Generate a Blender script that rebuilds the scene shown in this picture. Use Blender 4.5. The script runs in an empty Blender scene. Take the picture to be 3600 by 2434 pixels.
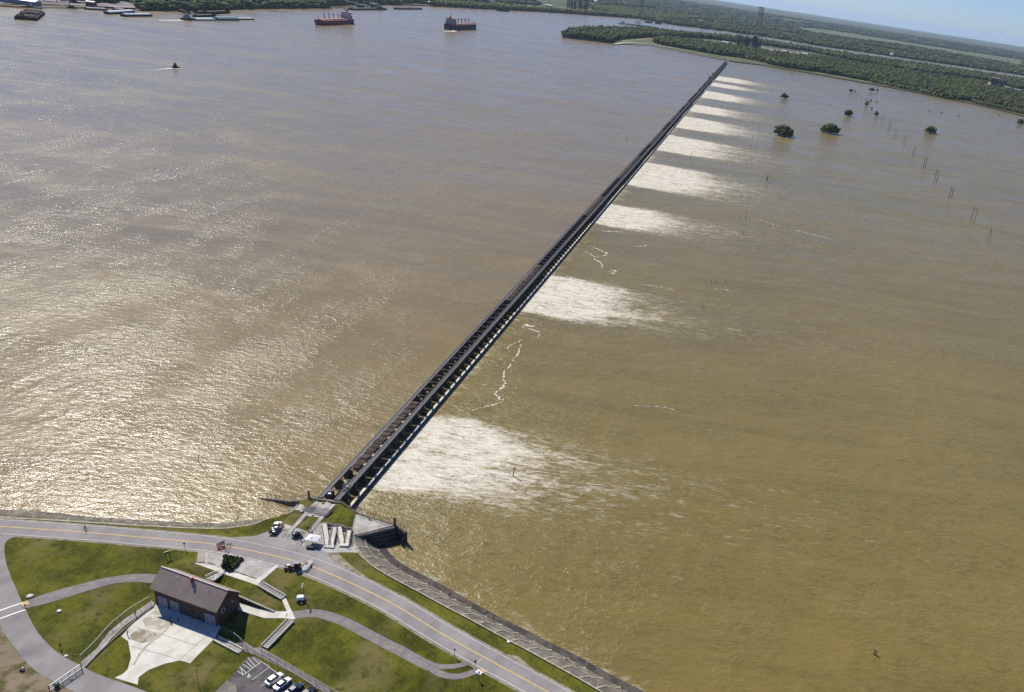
import bpy, bmesh, math, random
import numpy as np
from mathutils import Vector, Matrix
random.seed(7); RNG = np.random.default_rng(7)
SC = bpy.context.scene; COL = SC.collection
R = math.radians

# ---------------------------------------------------------------- camera
PX, PY, FPX, HC = 2558., 1217., 2900., 184.       # principal point, focal length (photo pixels), height (m)
RHO = math.atan(.151)
CR, SR = math.cos(RHO), math.sin(RHO)
PITCH = math.atan(1220.7 / FPX)
cd = bpy.data.cameras.new("camera"); cam = bpy.data.objects.new("camera", cd); COL.objects.link(cam)
fwd = Vector((0, math.cos(PITCH), -math.sin(PITCH))); dnv = Vector((0, -math.sin(PITCH), -math.cos(PITCH)))
rv = Vector((1, 0, 0))
ex = rv * CR - dnv * SR; ey = rv * SR + dnv * CR
M = Matrix((ex, -ey, -fwd)).transposed().to_4x4(); M.translation = (0, 0, HC)
cam.matrix_world = M
cd.sensor_width = 36; cd.lens = 36 * FPX / 3600; cd.shift_x = -(PX - 1800) / 3600
cd.clip_start = 1; cd.clip_end = 200000
SC.camera = cam

# ---------------------------------------------------------------- light
SUN_AZ, SUN_EL = -47., 45.
w = bpy.data.worlds.new("World"); SC.world = w; w.use_nodes = True
nt = w.node_tree; bg = nt.nodes['Background']
sky = nt.nodes.new('ShaderNodeTexSky'); sky.sky_type = 'NISHITA'; sky.sun_disc = False
sky.sun_elevation = R(SUN_EL); sky.sun_rotation = R(SUN_AZ); sky.altitude = 100
sky.air_density = .9; sky.dust_density = .15; sky.ozone_density = 6.
tint = nt.nodes.new('ShaderNodeMix'); tint.data_type = 'RGBA'; tint.blend_type = 'MULTIPLY'; tint.inputs[0].default_value = 1; tint.inputs[7].default_value = (.76, .89, 1.22, 1)
nt.links.new(sky.outputs[0], tint.inputs[6]); nt.links.new(tint.outputs[2], bg.inputs[0]); bg.inputs[1].default_value = .08
sl = bpy.data.lights.new("sun", 'SUN'); sl.energy = 4.7; sl.angle = R(.5); sl.color = (1, .945, .85)
so = bpy.data.objects.new("sun", sl); COL.objects.link(so)
sd = Vector((math.sin(R(SUN_AZ)) * math.cos(R(SUN_EL)), math.cos(R(SUN_AZ)) * math.cos(R(SUN_EL)), math.sin(R(SUN_EL))))
so.rotation_euler = sd.to_track_quat('Z', 'Y').to_euler(); so.location = sd * 400
SC.view_settings.view_transform = 'Standard'; SC.view_settings.look = 'None'
SC.view_settings.exposure = 0.25; SC.view_settings.gamma = 1
SC.render.engine = 'CYCLES'
SC.cycles.max_bounces = 6; SC.cycles.diffuse_bounces = 2; SC.cycles.glossy_bounces = 2; SC.cycles.volume_bounces = 1
SC.cycles.use_denoising = False

# ---------------------------------------------------------------- pixel -> place
RE2 = 2 * 7.4e6
def zc(x, y): return -(x * x + y * y) / RE2
def ray(px, py):
    a, b = px - PX, py - PY
    r = CR * a + SR * b; dn = -SR * a + CR * b
    return r, FPX * math.cos(PITCH) - dn * math.sin(PITCH), -(FPX * math.sin(PITCH) + dn * math.cos(PITCH))
def g(px, py, z=0.):
    d = ray(px, py); t = (HC - z) / -d[2]
    return d[0] * t, d[1] * t
def gf(px, py, z=0.):
    zz = z
    for _ in range(6):
        x, y = g(px, py, zz); zz = z + zc(x, y)
    return x, y
# crop coordinate helpers (enlargements of the photograph the outlines were read from)
def K(ox, oy, s): return lambda *p: [(ox + p[i] * s, oy + p[i + 1] * s) for i in range(0, len(p), 2)]
c1 = K(0, 1750, .4354); c2 = K(700, 1700, .3819); c3 = K(450, 1900, .34); c4 = K(1100, 1800, .5164)
c6 = K(1120, 1700, .1655); c7 = K(820, 1660, .1463); c8 = K(900, 1780, .1337); c9 = K(640, 1880, .1291)
c10 = K(960, 1930, .1273); c11 = K(700, 2180, .1979); c12 = K(0, 2080, .2254); c5 = K(2600, 200, .4456)
cA = K(1120, 1500, .1783); c0 = K(0, 0, 1.)

# ---------------------------------------------------------------- objects
def tag(o, label=None, cat=None, group=None, kind=None):
    if label: o['label'] = label
    if cat: o['category'] = cat
    if group: o['group'] = group
    if kind: o['kind'] = kind
    return o
def thing(name, label, cat, loc=(0, 0, 0), rz=0., group=None):
    o = bpy.data.objects.new(name, None); COL.objects.link(o); o.location = loc; o.rotation_euler = (0, 0, rz)
    o.empty_display_size = .5
    return tag(o, label, cat, group)
class MB:
    def __init__(s): s.v = []; s.f = []; s.mi = []; s.m = 0
    def add(s, vs, fs):
        n = len(s.v); s.v += [tuple(v) for v in vs]; s.f += [tuple(i + n for i in f) for f in fs]; s.mi += [s.m] * len(fs); return s
    def box(s, x0, x1, y0, y1, z0, z1):
        return s.add([(x0, y0, z0), (x1, y0, z0), (x1, y1, z0), (x0, y1, z0), (x0, y0, z1), (x1, y0, z1), (x1, y1, z1), (x0, y1, z1)],
                     [(0, 3, 2, 1), (4, 5, 6, 7), (0, 1, 5, 4), (1, 2, 6, 5), (2, 3, 7, 6), (3, 0, 4, 7)])
    def tbox(s, c, b, t, h, z=0, dx=0, dy=0):   # tapered box: bottom size b, top size t, shifted top
        (cx, cy) = c; (a, d) = (b[0] / 2, b[1] / 2); (e, f) = (t[0] / 2, t[1] / 2)
        return s.add([(cx - a, cy - d, z), (cx + a, cy - d, z), (cx + a, cy + d, z), (cx - a, cy + d, z),
                      (cx - e + dx, cy - f + dy, z + h), (cx + e + dx, cy - f + dy, z + h), (cx + e + dx, cy + f + dy, z + h), (cx - e + dx, cy + f + dy, z + h)],
                     [(0, 3, 2, 1), (4, 5, 6, 7), (0, 1, 5, 4), (1, 2, 6, 5), (2, 3, 7, 6), (3, 0, 4, 7)])
    def tube(s, p, q, r, r2=None, n=6):
        p, q = Vector(p), Vector(q); d = (q - p)
        if d.length < 1e-6: return s
        d.normalize(); u = d.orthogonal().normalized(); v = d.cross(u); r2 = r if r2 is None else r2
        vs = []
        for c, rr in ((p, r), (q, r2)):
            for i in range(n):
                a = 2 * math.pi * i / n; vs.append(c + u * (rr * math.cos(a)) + v * (rr * math.sin(a)))
        fs = [(i, (i + 1) % n, n + (i + 1) % n, n + i) for i in range(n)] + [tuple(range(n))[::-1], tuple(range(n, 2 * n))]
        return s.add(vs, fs)
    def beam(s, p, q, w_, h_):                   # rectangular bar from p to q, level cross-section
        p, q = Vector(p), Vector(q); d = (q - p).normalized()
        u = d.cross(Vector((0, 0, 1)));
        u = Vector((1, 0, 0)) if u.length < 1e-4 else u.normalized()
        v = u.cross(d).normalized(); vs = []
        for c in (p, q):
            for a, b in ((-1, -1), (1, -1), (1, 1), (-1, 1)): vs.append(c + u * (a * w_ / 2) + v * (b * h_ / 2))
        return s.add(vs, [(0, 1, 2, 3), (7, 6, 5, 4), (0, 4, 5, 1), (1, 5, 6, 2), (2, 6, 7, 3), (3, 7, 4, 0)])
    def ball(s, c, r, n=8, m=5, sz=1.):
        vs = [(c[0], c[1], c[2] - r * sz)]
        for j in range(1, m):
            t = math.pi * j / m
            for i in range(n):
                a = 2 * math.pi * i / n
                vs.append((c[0] + r * math.sin(t) * math.cos(a), c[1] + r * math.sin(t) * math.sin(a), c[2] - r * sz * math.cos(t)))
        vs.append((c[0], c[1], c[2] + r * sz)); fs = [(0, 1 + (i + 1) % n, 1 + i) for i in range(n)]
        for j in range(m - 2):
            for i in range(n):
                a = 1 + j * n + i; b = 1 + j * n + (i + 1) % n; fs.append((a, b, b + n, a + n))
        L = len(vs) - 1; fs += [(L - n + i, L - n + (i + 1) % n, L) for i in range(n)]
        return s.add(vs, fs)
    def prism(s, pts, z0, z1, zt=None):
        n = len(pts); zt = zt or [z1] * n
        ar = sum(pts[i][0] * pts[(i + 1) % n][1] - pts[(i + 1) % n][0] * pts[i][1] for i in range(n))
        if ar < 0: pts = pts[::-1]; zt = zt[::-1]
        vs = [(p[0], p[1], z0) for p in pts] + [(p[0], p[1], zt[i]) for i, p in enumerate(pts)]
        return s.add(vs, [tuple(range(n))[::-1], tuple(range(n, 2 * n))] + [(i, (i + 1) % n, n + (i + 1) % n, n + i) for i in range(n)])
    def build(s, name, mats, parent=None, smooth=False, loc=None):
        me = bpy.data.meshes.new(name); me.from_pydata(s.v, [], s.f)
        mats = mats if isinstance(mats, (list, tuple)) else [mats]
        for m in mats: me.materials.append(m)
        if len(mats) > 1: me.polygons.foreach_set('material_index', s.mi)
        if smooth: me.polygons.foreach_set('use_smooth', [True] * len(me.polygons))
        me.update(); o = bpy.data.objects.new(name, me); COL.objects.link(o)
        if parent: o.parent = parent
        if loc: o.location = loc
        return o
def copy_tree(o, parent=None):
    c = o.copy(); COL.objects.link(c); c.parent = parent
    for ch in list(o.children): copy_tree(ch, c)
    return c
def grid_mesh(name, X, Y, Z, mat, attrs=None, smooth=True, parent=None, mask=None):
    ny, nx = X.shape
    v = np.stack([X, Y, Z], -1).reshape(-1, 3)
    i = np.arange(ny * nx).reshape(ny, nx)
    f = np.stack([i[:-1, :-1], i[:-1, 1:], i[1:, 1:], i[1:, :-1]], -1)
    if mask is not None: f = f[mask]
    f = f.reshape(-1, 4)
    me = bpy.data.meshes.new(name); me.vertices.add(len(v)); me.vertices.foreach_set('co', v.ravel())
    me.loops.add(f.size); me.loops.foreach_set('vertex_index', f.ravel()); me.polygons.add(len(f))
    me.polygons.foreach_set('loop_start', np.arange(len(f)) * 4); me.polygons.foreach_set('loop_total', np.full(len(f), 4))
    me.polygons.foreach_set('use_smooth', [smooth] * len(f)); me.materials.append(mat); me.update(calc_edges=True)
    for k, a in (attrs or {}).items():
        at_ = me.attributes.new(k, 'FLOAT', 'POINT'); at_.data.foreach_set('value', a.ravel().astype('f'))
    o = bpy.data.objects.new(name, me); COL.objects.link(o); o.parent = parent
    return o

# ---------------------------------------------------------------- materials
class NT:
    def __init__(s, name):
        s.mat = bpy.data.materials.new(name); s.mat.use_nodes = True; s.t = s.mat.node_tree; s.N = s.t.nodes
        s.b = s.N['Principled BSDF']
    def n(s, typ, **k):
        nd = s.N.new('ShaderNode' + typ)
        for a, b in k.items(): setattr(nd, a, b)
        return nd
    def l(s, a, b): s.t.links.new(a, b)
    def pos(s, sc=(1, 1, 1), rot=0.):
        ge = s.n('NewGeometry'); mp = s.n('Mapping'); mp.inputs['Scale'].default_value = sc; mp.inputs['Rotation'].default_value = (0, 0, rot)
        s.l(ge.outputs['Position'], mp.inputs[0]); return mp.outputs[0]
    def noise(s, scale, detail=4, rough=.55, sc=(1, 1, 1), rot=0., dist=0.):
        nd = s.n('TexNoise'); s.l(s.pos(sc, rot), nd.inputs['Vector']); nd.inputs['Scale'].default_value = scale
        nd.inputs['Detail'].default_value = detail; nd.inputs['Roughness'].default_value = rough; nd.inputs['Distortion'].default_value = dist
        return nd.outputs['Fac']
    def ramp(s, fac, *st):
        r = s.n('ValToRGB'); e = r.color_ramp.elements
        while len(e) < len(st): e.new(.5)
        for i, (p, c) in enumerate(st): e[i].position = p; e[i].color = (*c, 1) if len(c) == 3 else c
        s.l(fac, r.inputs[0]); return r.outputs[0]
    def mr(s, v, a, b, c=0., d=1., smooth=True):
        m = s.n('MapRange'); m.interpolation_type = 'SMOOTHSTEP' if smooth else 'LINEAR'
        for i, q in zip((0, 1, 2, 3, 4), (v, a, b, c, d)):
            if isinstance(q, (int, float)): m.inputs[i].default_value = q
            else: s.l(q, m.inputs[i])
        return m.outputs[0]
    def math(s, op, a, b=None, clamp=False):
        m = s.n('Math', operation=op); m.use_clamp = clamp
        for i, q in enumerate((a, b)):
            if q is None: continue
            if isinstance(q, (int, float)): m.inputs[i].default_value = q
            else: s.l(q, m.inputs[i])
        return m.outputs[0]
    def mix(s, f, a, b):
        m = s.n('Mix', data_type='RGBA')
        for i, q in ((0, f), (6, a), (7, b)):
            if isinstance(q, (int, float)): m.inputs[i].default_value = q
            elif isinstance(q, tuple): m.inputs[i].default_value = (*q, 1)
            else: s.l(q, m.inputs[i])
        return m.outputs[2]
    def bump(s, h, strength=1., dist=1.):
        b = s.n('Bump'); b.inputs['Strength'].default_value = strength; b.inputs['Distance'].default_value = dist
        s.l(h, b.inputs['Height']); s.l(b.outputs[0], s.b.inputs['Normal']); return b
    def attr(s, name): return s.n('Attribute', attribute_name=name).outputs['Fac']
def mat(name, c, rough=.7, var=.12, scale=1.5, metal=0., spec=None):
    m = NT(name); f = m.noise(scale, 3)
    lo = tuple(max(0, x * (1 - var * 1.6)) for x in c); hi = tuple(min(1, x * (1 + var * 1.6)) for x in c)
    m.l(m.ramp(f, (.3, lo), (.7, hi)), m.b.inputs['Base Color']); m.b.inputs['Roughness'].default_value = rough
    m.b.inputs['Metallic'].default_value = metal
    if spec is not None: m.b.inputs['Specular IOR Level'].default_value = spec
    return m.mat
def two(name, c1_, c2_, scale, lo=.42, hi=.58, rough=.9, sc=(1, 1, 1), rot=0., c3_=None, s3=.05, det=5):
    m = NT(name); col = m.mix(m.mr(m.noise(scale, det, .6, sc, rot), lo, hi), c1_, c2_)
    if c3_: col = m.mix(m.mr(m.noise(s3, 4, .6), .45, .62), col, c3_)
    m.l(col, m.b.inputs['Base Color']); m.b.inputs['Roughness'].default_value = rough
    m.b.inputs['Specular IOR Level'].default_value = .2
    return m.mat
def water(name, near, foam=False):
    m = NT(name); b = m.b
    big = m.noise(.006, 3, .5, (1, .55, 1), R(20)); med = m.noise(.035, 3, .55, (1, .5, 1), R(12))
    # wind-driven chop, short crests, in patches
    n1 = m.noise(.5, 4, .62, (.5, 1, 1), R(28), .4)
    n2 = m.noise(.085, 3, .5, (.6, 1, 1), R(14), .6)
    n3 = m.noise(1.6, 2, .5, (.6, 1, 1), R(33))
    h = m.math('ADD', m.math('MULTIPLY', n1, .50), m.math('ADD', m.math('MULTIPLY', n2, .62), m.math('MULTIPLY', n3, .17)))
    gust = m.mr(med, .3, .7, .55, 1.25)
    h = m.math('MULTIPLY', h, gust)
    m.bump(h, .9 if foam else .66, 1.0)
    c = m.mix(m.mr(big, .35, .68), near, tuple(x * 1.14 for x in near)); c = m.mix(m.mr(m.noise(.012, 5, .65, (.3, 1, 1), R(-6), 1.5), .50, .72, 0., .6), c, tuple(x * .82 for x in near))
    c = m.mix(m.mr(n1, .45, .7), c, tuple(x * .86 for x in near))  # wave shading painted in: base colour darkens with the chop
    sk = m.noise(.03, 5, .7, (.25, 1, 1), R(8), 1.2); c = m.mix(m.mr(sk, .40, .66, 0., .6), c, tuple(x * q for x, q in zip(near, (1.26, 1.24, 1.26))))
    rough = m.mr(m.noise(.018, 5, .7, (.3, 1, 1), R(4), 1.), .35, .65, .20, .32)
    if foam:
        fa = m.attr('foam'); fb = m.attr('churn')
        st = m.noise(.55, 6, .68, (.22, 1, 1), R(-6), 1.2)      # streaks drawn out along the flow
        st2 = m.noise(.16, 5, .65, (.4, 1, 1), R(-10), 1.5)
        s_ = m.math('ADD', m.math('MULTIPLY', st, .65), m.math('MULTIPLY', st2, .35))
        rd = m.math('SUBTRACT', 1., m.math('MULTIPLY', m.math('ABSOLUTE', m.math('SUBTRACT', m.noise(.30, 7, .66, (.5, 1, 1), R(-8), 1.6), .5)), 4.))
        rd2 = m.math('SUBTRACT', 1., m.math('MULTIPLY', m.math('ABSOLUTE', m.math('SUBTRACT', m.noise(1.0, 5, .66, (.6, 1, 1), R(12), 1.), .5)), 4.))
        web = m.math('MAXIMUM', rd, m.math('MULTIPLY', rd2, .9))
        v = m.math('ADD', m.math('ADD', m.math('MULTIPLY', web, .26), m.math('MULTIPLY', s_, 1.35)), m.math('MULTIPLY', fa, .43))
        f1 = m.mr(v, 1.03, 1.42)
        # meandering thin foam lines and flecks on churned water, the flecks doubling as painted glints
        r1 = m.math('ABSOLUTE', m.math('SUBTRACT', m.noise(.05, 4, .6, (.6, 1, 1), R(5), 1.0), .5))
        ln = m.math('MULTIPLY', m.mr(r1, .0, .012, 1., 0.), m.mr(m.noise(.3, 3, .6), .5, .62))
        fl = m.mr(m.noise(.9, 4, .7, (.35, 1, 1), R(-8), 1.), .655, .72)
        f2 = m.math('MULTIPLY', m.math('MAXIMUM', m.math('MULTIPLY', ln, .3), m.math('MULTIPLY', fl, .45)), fb)
        F = m.math('MAXIMUM', f1, f2)
        c = m.mix(m.math('MULTIPLY', F, .93), c, m.mix(m.mr(m.math('ADD', m.math('MULTIPLY', web, .6), m.math('MULTIPLY', fa, .2)), .30, .95), (.36, .29, .16), (.84, .80, .69)))
        m.l(m.mr(F, 0., 1., rough, .8, False), b.inputs['Roughness'])
    else:
        m.l(rough, b.inputs['Roughness'])
    m.l(c, b.inputs['Base Color']); b.inputs['IOR'].default_value = 1.33
    b.inputs['Specular IOR Level'].default_value = .32
    return m.mat
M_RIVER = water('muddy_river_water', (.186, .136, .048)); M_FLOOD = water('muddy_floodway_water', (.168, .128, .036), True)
mg = NT('levee_grass'); a_ = mg.noise(.11, 5, .65); b_ = mg.noise(.9, 5, .7, (1, .35, 1), R(20)); c_ = mg.noise(.05, 4, .6)
gcol = mg.mix(mg.mr(a_, .36, .62), (.042, .054, .004), (.130, .130, .012)); gcol = mg.mix(mg.mr(b_, .35, .75, 0., .55), gcol, (.045, .050, .008))
gcol = mg.mix(mg.mr(c_, .50, .66, 0., .7), gcol, (.185, .150, .060)); gcol = mg.mix(mg.mr(mg.noise(1.3, 5, .75), .46, .66, 0., .6), gcol, (.14, .125, .026)); gcol = mg.mix(mg.mr(mg.noise(.35, 5, .7), .52, .68, 0., .75), gcol, (.036, .042, .006)); mg.l(gcol, mg.b.inputs['Base Color'])
mg.b.inputs['Roughness'].default_value = .95; mg.b.inputs['Specular IOR Level'].default_value = .1; mg.bump(mg.noise(2.2, 4, .7), .6, .25); M_GRASS = mg.mat
M_LAND = two('far_woodland_floor', (.028, .040, .016), (.070, .085, .032), .004, .4, .6, .95, c3_=(.075, .090, .040), s3=.0009)
M_SHORE = two('levee_turf_far', (.060, .080, .020), (.11, .115, .045), .02)
M_ASPH = two('asphalt', (.225, .207, .195), (.265, .245, .23), .25, .35, .65, .85, (1, .25, 1), c3_=(.30, .28, .26), s3=.06)
M_ASPH2 = two('dark_asphalt', (.075, .07, .07), (.12, .11, .108), .3)
M_PATH = two('path_asphalt', (.19, .165, .16), (.235, .21, .20), .4)
M_CONC = two('concrete', (.36, .34, .30), (.45, .43, .39), .35, c3_=(.33, .30, .25), s3=.15)
M_CONCL = two('pale_concrete', (.55, .52, .44), (.64, .61, .53), .3)
M_CONCD = two('weathered_concrete', (.14, .12, .10), (.23, .20, .165), .22, .35, .62)
M_SLAB = two('revetment_slab', (.105, .088, .075), (.175, .150, .122), .18, .35, .65, c3_=(.22, .20, .155), s3=.35)
M_JOINT = two('slab_joint', (.32, .28, .18), (.46, .42, .32), .9)
M_DIRT = two('bare_gravel', (.20, .165, .10), (.30, .26, .19), .5)
M_BLACK = mat('creosoted_timber', (.016, .014, .014), .8, .3)
M_DECK = mat('dark_steel_deck', (.026, .027, .034), .6, .15)
M_RAIL = mat('worn_steel_edge', (.24, .22, .20), .5)
M_WOOD = two('brown_timber', (.065, .042, .032), (.135, .095, .072), 1.1, .35, .65, .85, (1, .2, 1))
M_WOODL = mat('pale_timber', (.34, .27, .20), .8, .2)
M_STEEL = mat('galvanized_steel', (.34, .34, .34), .5, .1, metal=.3)
M_DARK = mat('dark_steel', (.035, .03, .035), .6)
M_RUST = mat('brown_steel', (.10, .06, .05), .8)
M_WHITE = mat('white_paint', (.80, .80, .78), .5, .03)
M_YEL = mat('yellow_paint', (.52, .38, .15), .8, .1)
M_WPAINT = mat('road_white_paint', (.62, .60, .56), .8, .1)
M_BRICK = two('brown_brick', (.085, .048, .036), (.12, .070, .052), 3.)
M_ROOF = mat('grey_metal_roof', (.150, .130, .120), .45, .05)
M_DOOR = mat('grey_blue_door', (.20, .21, .26), .6, .05)
M_GLASS = mat('dark_glass', (.02, .025, .03), .1, .0)
M_RED = mat('red_paint', (.35, .03, .03), .5); M_FLAGR = mat('red_flag_cloth', (.62, .02, .025), .8, .05)
M_BLUE = mat('navy_cloth', (.02, .03, .12), .8, .05); M_HULLR = mat('maroon_hull', (.20, .028, .045), .5, spec=.08)
M_HULLB = mat('dark_blue_hull', (.050, .026, .042), .5, spec=.08); M_HULLK = mat('black_hull', (.022, .022, .026), .8, spec=.1)
M_BEIGE = mat('superstructure_cream', (.55, .42, .42), .6, .05, .2); M_HATCH = mat('hatch_cover_orange', (.42, .22, .16), .7, .15, .2)
M_BARGER = mat('rust_red_barge', (.022, .006, .009), .8, spec=.08); M_COVER = mat('white_barge_cover', (.62, .68, .66), .4, .05, .1)
M_TEAL = mat('teal_barge', (.06, .16, .16), .6, .1, .1); M_TYRE = mat('rubber', (.02, .02, .02), .9)
M_ORANGE = mat('orange_paint', (.32, .055, .018), .5, .1); M_GREEN = mat('green_paint', (.01, .10, .05), .5, .1)
M_SKIN = mat('skin', (.35, .20, .14), .6, .03); M_HAIR = mat('dark_hair', (.02, .015, .01), .8)
M_ROOFW = mat('pale_metal_roof', (.62, .62, .60), .4, .05, .05); M_PLANT = mat('plant_steel', (.055, .040, .050), .7, .3, .1)
M_DIRTF = two('industrial_yard', (.16, .13, .12), (.28, .25, .22), .03)
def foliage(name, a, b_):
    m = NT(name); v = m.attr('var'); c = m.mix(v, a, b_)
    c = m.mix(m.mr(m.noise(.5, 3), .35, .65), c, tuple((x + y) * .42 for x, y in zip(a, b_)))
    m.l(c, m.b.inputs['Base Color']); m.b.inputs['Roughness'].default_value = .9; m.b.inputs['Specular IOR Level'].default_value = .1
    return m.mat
M_LEAF = foliage('oak_leaves', (.045, .062, .015), (.115, .130, .036)); M_LEAFL = foliage('willow_leaves', (.065, .095, .022), (.11, .14, .035))
M_HEDGE = foliage('hedge_leaves', (.014, .022, .006), (.035, .045, .012)) 
mf = NT('wood_canopy'); vf = mf.attr('var'); cf = mf.ramp(vf, (0., (.075, .058, .042)), (.16, (.030, .042, .014)), (.5, (.052, .072, .018)), (.8, (.090, .108, .028)), (1., (.155, .155, .050)))
mf.l(mf.mix(mf.mr(mf.noise(.25, 3), .4, .6, 0., .3), cf, (.020, .028, .012)), mf.b.inputs['Base Color']); mf.b.inputs['Roughness'].default_value = .9; mf.b.inputs['Specular IOR Level'].default_value = .1; M_FOREST = mf.mat
M_BARK = mat('bark', (.07, .055, .045), .9)
M_BARE = mat('bare_twigs', (.14, .10, .075), .9)

# ---------------------------------------------------------------- near land height field
def ext(pts, n, L):     # carry a line on past its end
    a, b = (pts[0], pts[1]) if n == 0 else (pts[-1], pts[-2])
    d = Vector((a[0] - b[0], a[1] - b[1])).normalized()
    q = [(a[0] + d.x * t, a[1] + d.y * t) for t in [k for k in (8, 20, 45, 90, 170, 300, 500, 800) if k < L * .9] + [L]]
    return q[::-1] + pts if n == 0 else pts + q
def dens(pts, step):
    out = []
    for a, b in zip(pts[:-1], pts[1:]):
        n = max(1, int(math.hypot(b[0] - a[0], b[1] - a[1]) / step))
        out += [(a[0] + (b[0] - a[0]) * i / n, a[1] + (b[1] - a[1]) * i / n) for i in range(n)]
    return out + [pts[-1]]
ZR = 4.2; ZF = -.8
def W(pl, z): return [g(x, y, z) for x, y in pl]
P_LGR = c0(0, 1822, 150, 1828) + c1(700, 202, 1100, 226, 1500, 246, 1800, 252, 1950, 232, 2067, 210) + c2(600, 332, 750, 278, 860, 255) + c0(1044, 1779)
P_LWE = c1(0, 110, 330, 125, 700, 170, 1050, 190, 1400, 212) + c0(760, 1848, 850, 1838) + c2(640, 300, 860, 215) + c7(1200, 900, 1350, 830, 1400, 770)
P_RGR = c4(300, 280, 400, 380, 600, 490, 720, 550, 850, 625, 1110, 760, 1230, 830, 1500, 970, 1640, 1050, 1790, 1130, 1930, 1215)
P_RWE = c4(455, 190, 480, 270, 560, 350, 700, 430, 850, 500, 1000, 590, 1200, 700, 1400, 800, 1600, 905, 1800, 1000, 2000, 1120, 2180, 1210)
P_RN = c1(0, 185, 500, 211, 1000, 256, 1500, 301) + c0(700, 1884, 780, 1897, 880, 1911, 967, 1931) + c2(880, 632, 1030, 690, 1240, 765, 1500, 880, 1700, 995) + c4(560, 580, 900, 770, 1200, 945, 1450, 1090, 1700, 1225)
P_RY = c1(0, 233, 700, 280, 1300, 335) + c0(700, 1907) + c2(300, 585, 600, 645, 850, 705, 1050, 770, 1250, 850, 1500, 965, 1800, 1115, 2095, 1300) + c4(900, 845, 1200, 1010, 1430, 1135, 1600, 1228)
P_RS = c1(0, 295, 500, 325, 1000, 365, 1500, 405) + c2(0, 608, 230, 635, 430, 665, 730, 755, 940, 820, 1100, 880, 1500, 1080, 1800, 1242) + c0(1500, 2236, 1596, 2293, 1694, 2350, 1849, 2436)
w_lgr = W(P_LGR, 3.6); w_lwe = W(P_LWE, 0.); w_rgr = W(P_RGR, 3.0); w_rwe = W(P_RWE, ZF)
w_rn, w_ry, w_rs = W(P_RN, ZR), W(P_RY, ZR), W(P_RS, ZR)
LX = 1500
S = []
def con(pts, z, step=2.5, e0=False, e1=False):
    if e0: pts = ext(pts, 0, LX)
    if e1: pts = ext(pts, 1, LX)
    for p in dens(pts, step): S.append((p[0], p[1], z if not callable(z) else z(*p)))
def off(pts, d):
    out = []
    for i, p in enumerate(pts):
        a = pts[max(0, i - 1)]; b = pts[min(len(pts) - 1, i + 1)]
        t = Vector((b[0] - a[0], b[1] - a[1])).normalized(); out.append((p[0] - t.y * d, p[1] + t.x * d))
    return out
con(w_lgr, 3.6, e0=True); con(w_lwe, 0., e0=True); con(off(w_lwe, 7), -3., e0=True);
con(w_rgr, 3.0, e1=True); con(w_rwe, ZF, e1=True); con(off(w_rwe, 6), -3.5, e1=True);
for l in (w_rn, w_ry, w_rs): con(l, ZR, e0=True, e1=True)
# abutment head, plaza and viewing platform
for x, y in c7(1700, 660, 1990, 600, 1830, 800, 2250, 700) + c8(1100, 250, 1500, 300, 1250, 80, 1900, 100, 1700, 300, 1400, 450): S.append((*g(x, y, 4.3), 4.3))
for x, y in c6(420, 440, 560, 540, 700, 640, 600, 800, 400, 700, 300, 830): S.append((*g(x, y, 4.6), 4.6))
for x, y in c6(100, 900, 200, 1100, 400, 1100, 560, 1100, 300, 1430, 600, 1430, 160, 1450, 800, 1450, 60, 1250) + c8(1000, 560, 1300, 680, 1500, 900): S.append((*g(x, y, 3.9), 3.9))
for x, y in c6(800, 680, 1000, 760, 1300, 860, 1550, 880, 900, 900, 780, 1020, 1150, 950, 740, 1080): S.append((*g(x, y, 3.8), 3.8))
for x, y in c6(950, 620, 1250, 740, 1500, 830, 1600, 840, 1750, 950): q = g(x, y, 3.8); S.append((q[0] + 2.5, q[1] + 4, -4.)); S.append((q[0] + 6, q[1] + 9, -5.))
for x, y in c6(1400, 1060, 1640, 1000, 1690, 1100, 1780, 1150): q = g(x, y, ZF); S.append((*q, -3.2))
for x, y in c6(1000, 1090, 1250, 1050, 1500, 980): S.append((*g(x, y, 1.2), 1.0))
for xx in range(-134, -118, 2): S.append((xx, 240.5, -4.)); S.append((xx, 246, -5.))
for xx in range(-160, -137, 3): S.append((xx, 242 + (-137 - xx) * .1, -2.)); S.append((xx, 250, -4.))
S += [(-135, 234, 4.3), (-130, 234, 4.3), (-125, 234, 4.3)]
# landside lawns, paths, pads
con(W(c3(0, 385, 140, 375), 3.), 3.); con(W(c1(250, 880, 560, 770, 900, 660, 1200, 650), 3.0), 3.0)
con(W(c0(26, 1950, 26, 2000), 3.9), 3.9); S.append((*g(40, 1900, 4.1), 4.1)); S.append((*g(0, 1990, 4.0), 4.0))
con(W(c0(30, 2070, 60, 2140), 3.1), 3.1); con(W(c0(60, 2200, 110, 2270), 2.4), 2.4); con(W(c0(150, 2310, 230, 2370), 1.6), 1.6); con(W(c0(300, 2400, 400, 2430), 1.1), 1.1)
con(W(c1(1010, 1120, 1060, 1300, 1000, 1430), 1.), 1.); con(W(c1(1260, 1000, 1500, 1100, 1700, 1180, 1500, 1300, 1250, 1350, 1150, 1480), 1.), 1.0)
con(W(c1(1300, 900, 1500, 960, 1750, 1040), 1.), 1.)
con(W(c1(1100, 900, 900, 1050, 700, 1290), 2.), lambda x, y: 1.6)
con(W(c3(1200, 690, 1410, 770, 1600, 770), 2.7), 2.7); con(W(c0(1010, 2160, 1121, 2154, 1208, 2185, 1281, 2223, 1363, 2267), 2.9), 2.9)
con(W(c0(1446, 2311, 1513, 2347), 3.3), 3.3); con(W(c0(1575, 2374, 1642, 2362), 3.8), 3.8)
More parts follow.
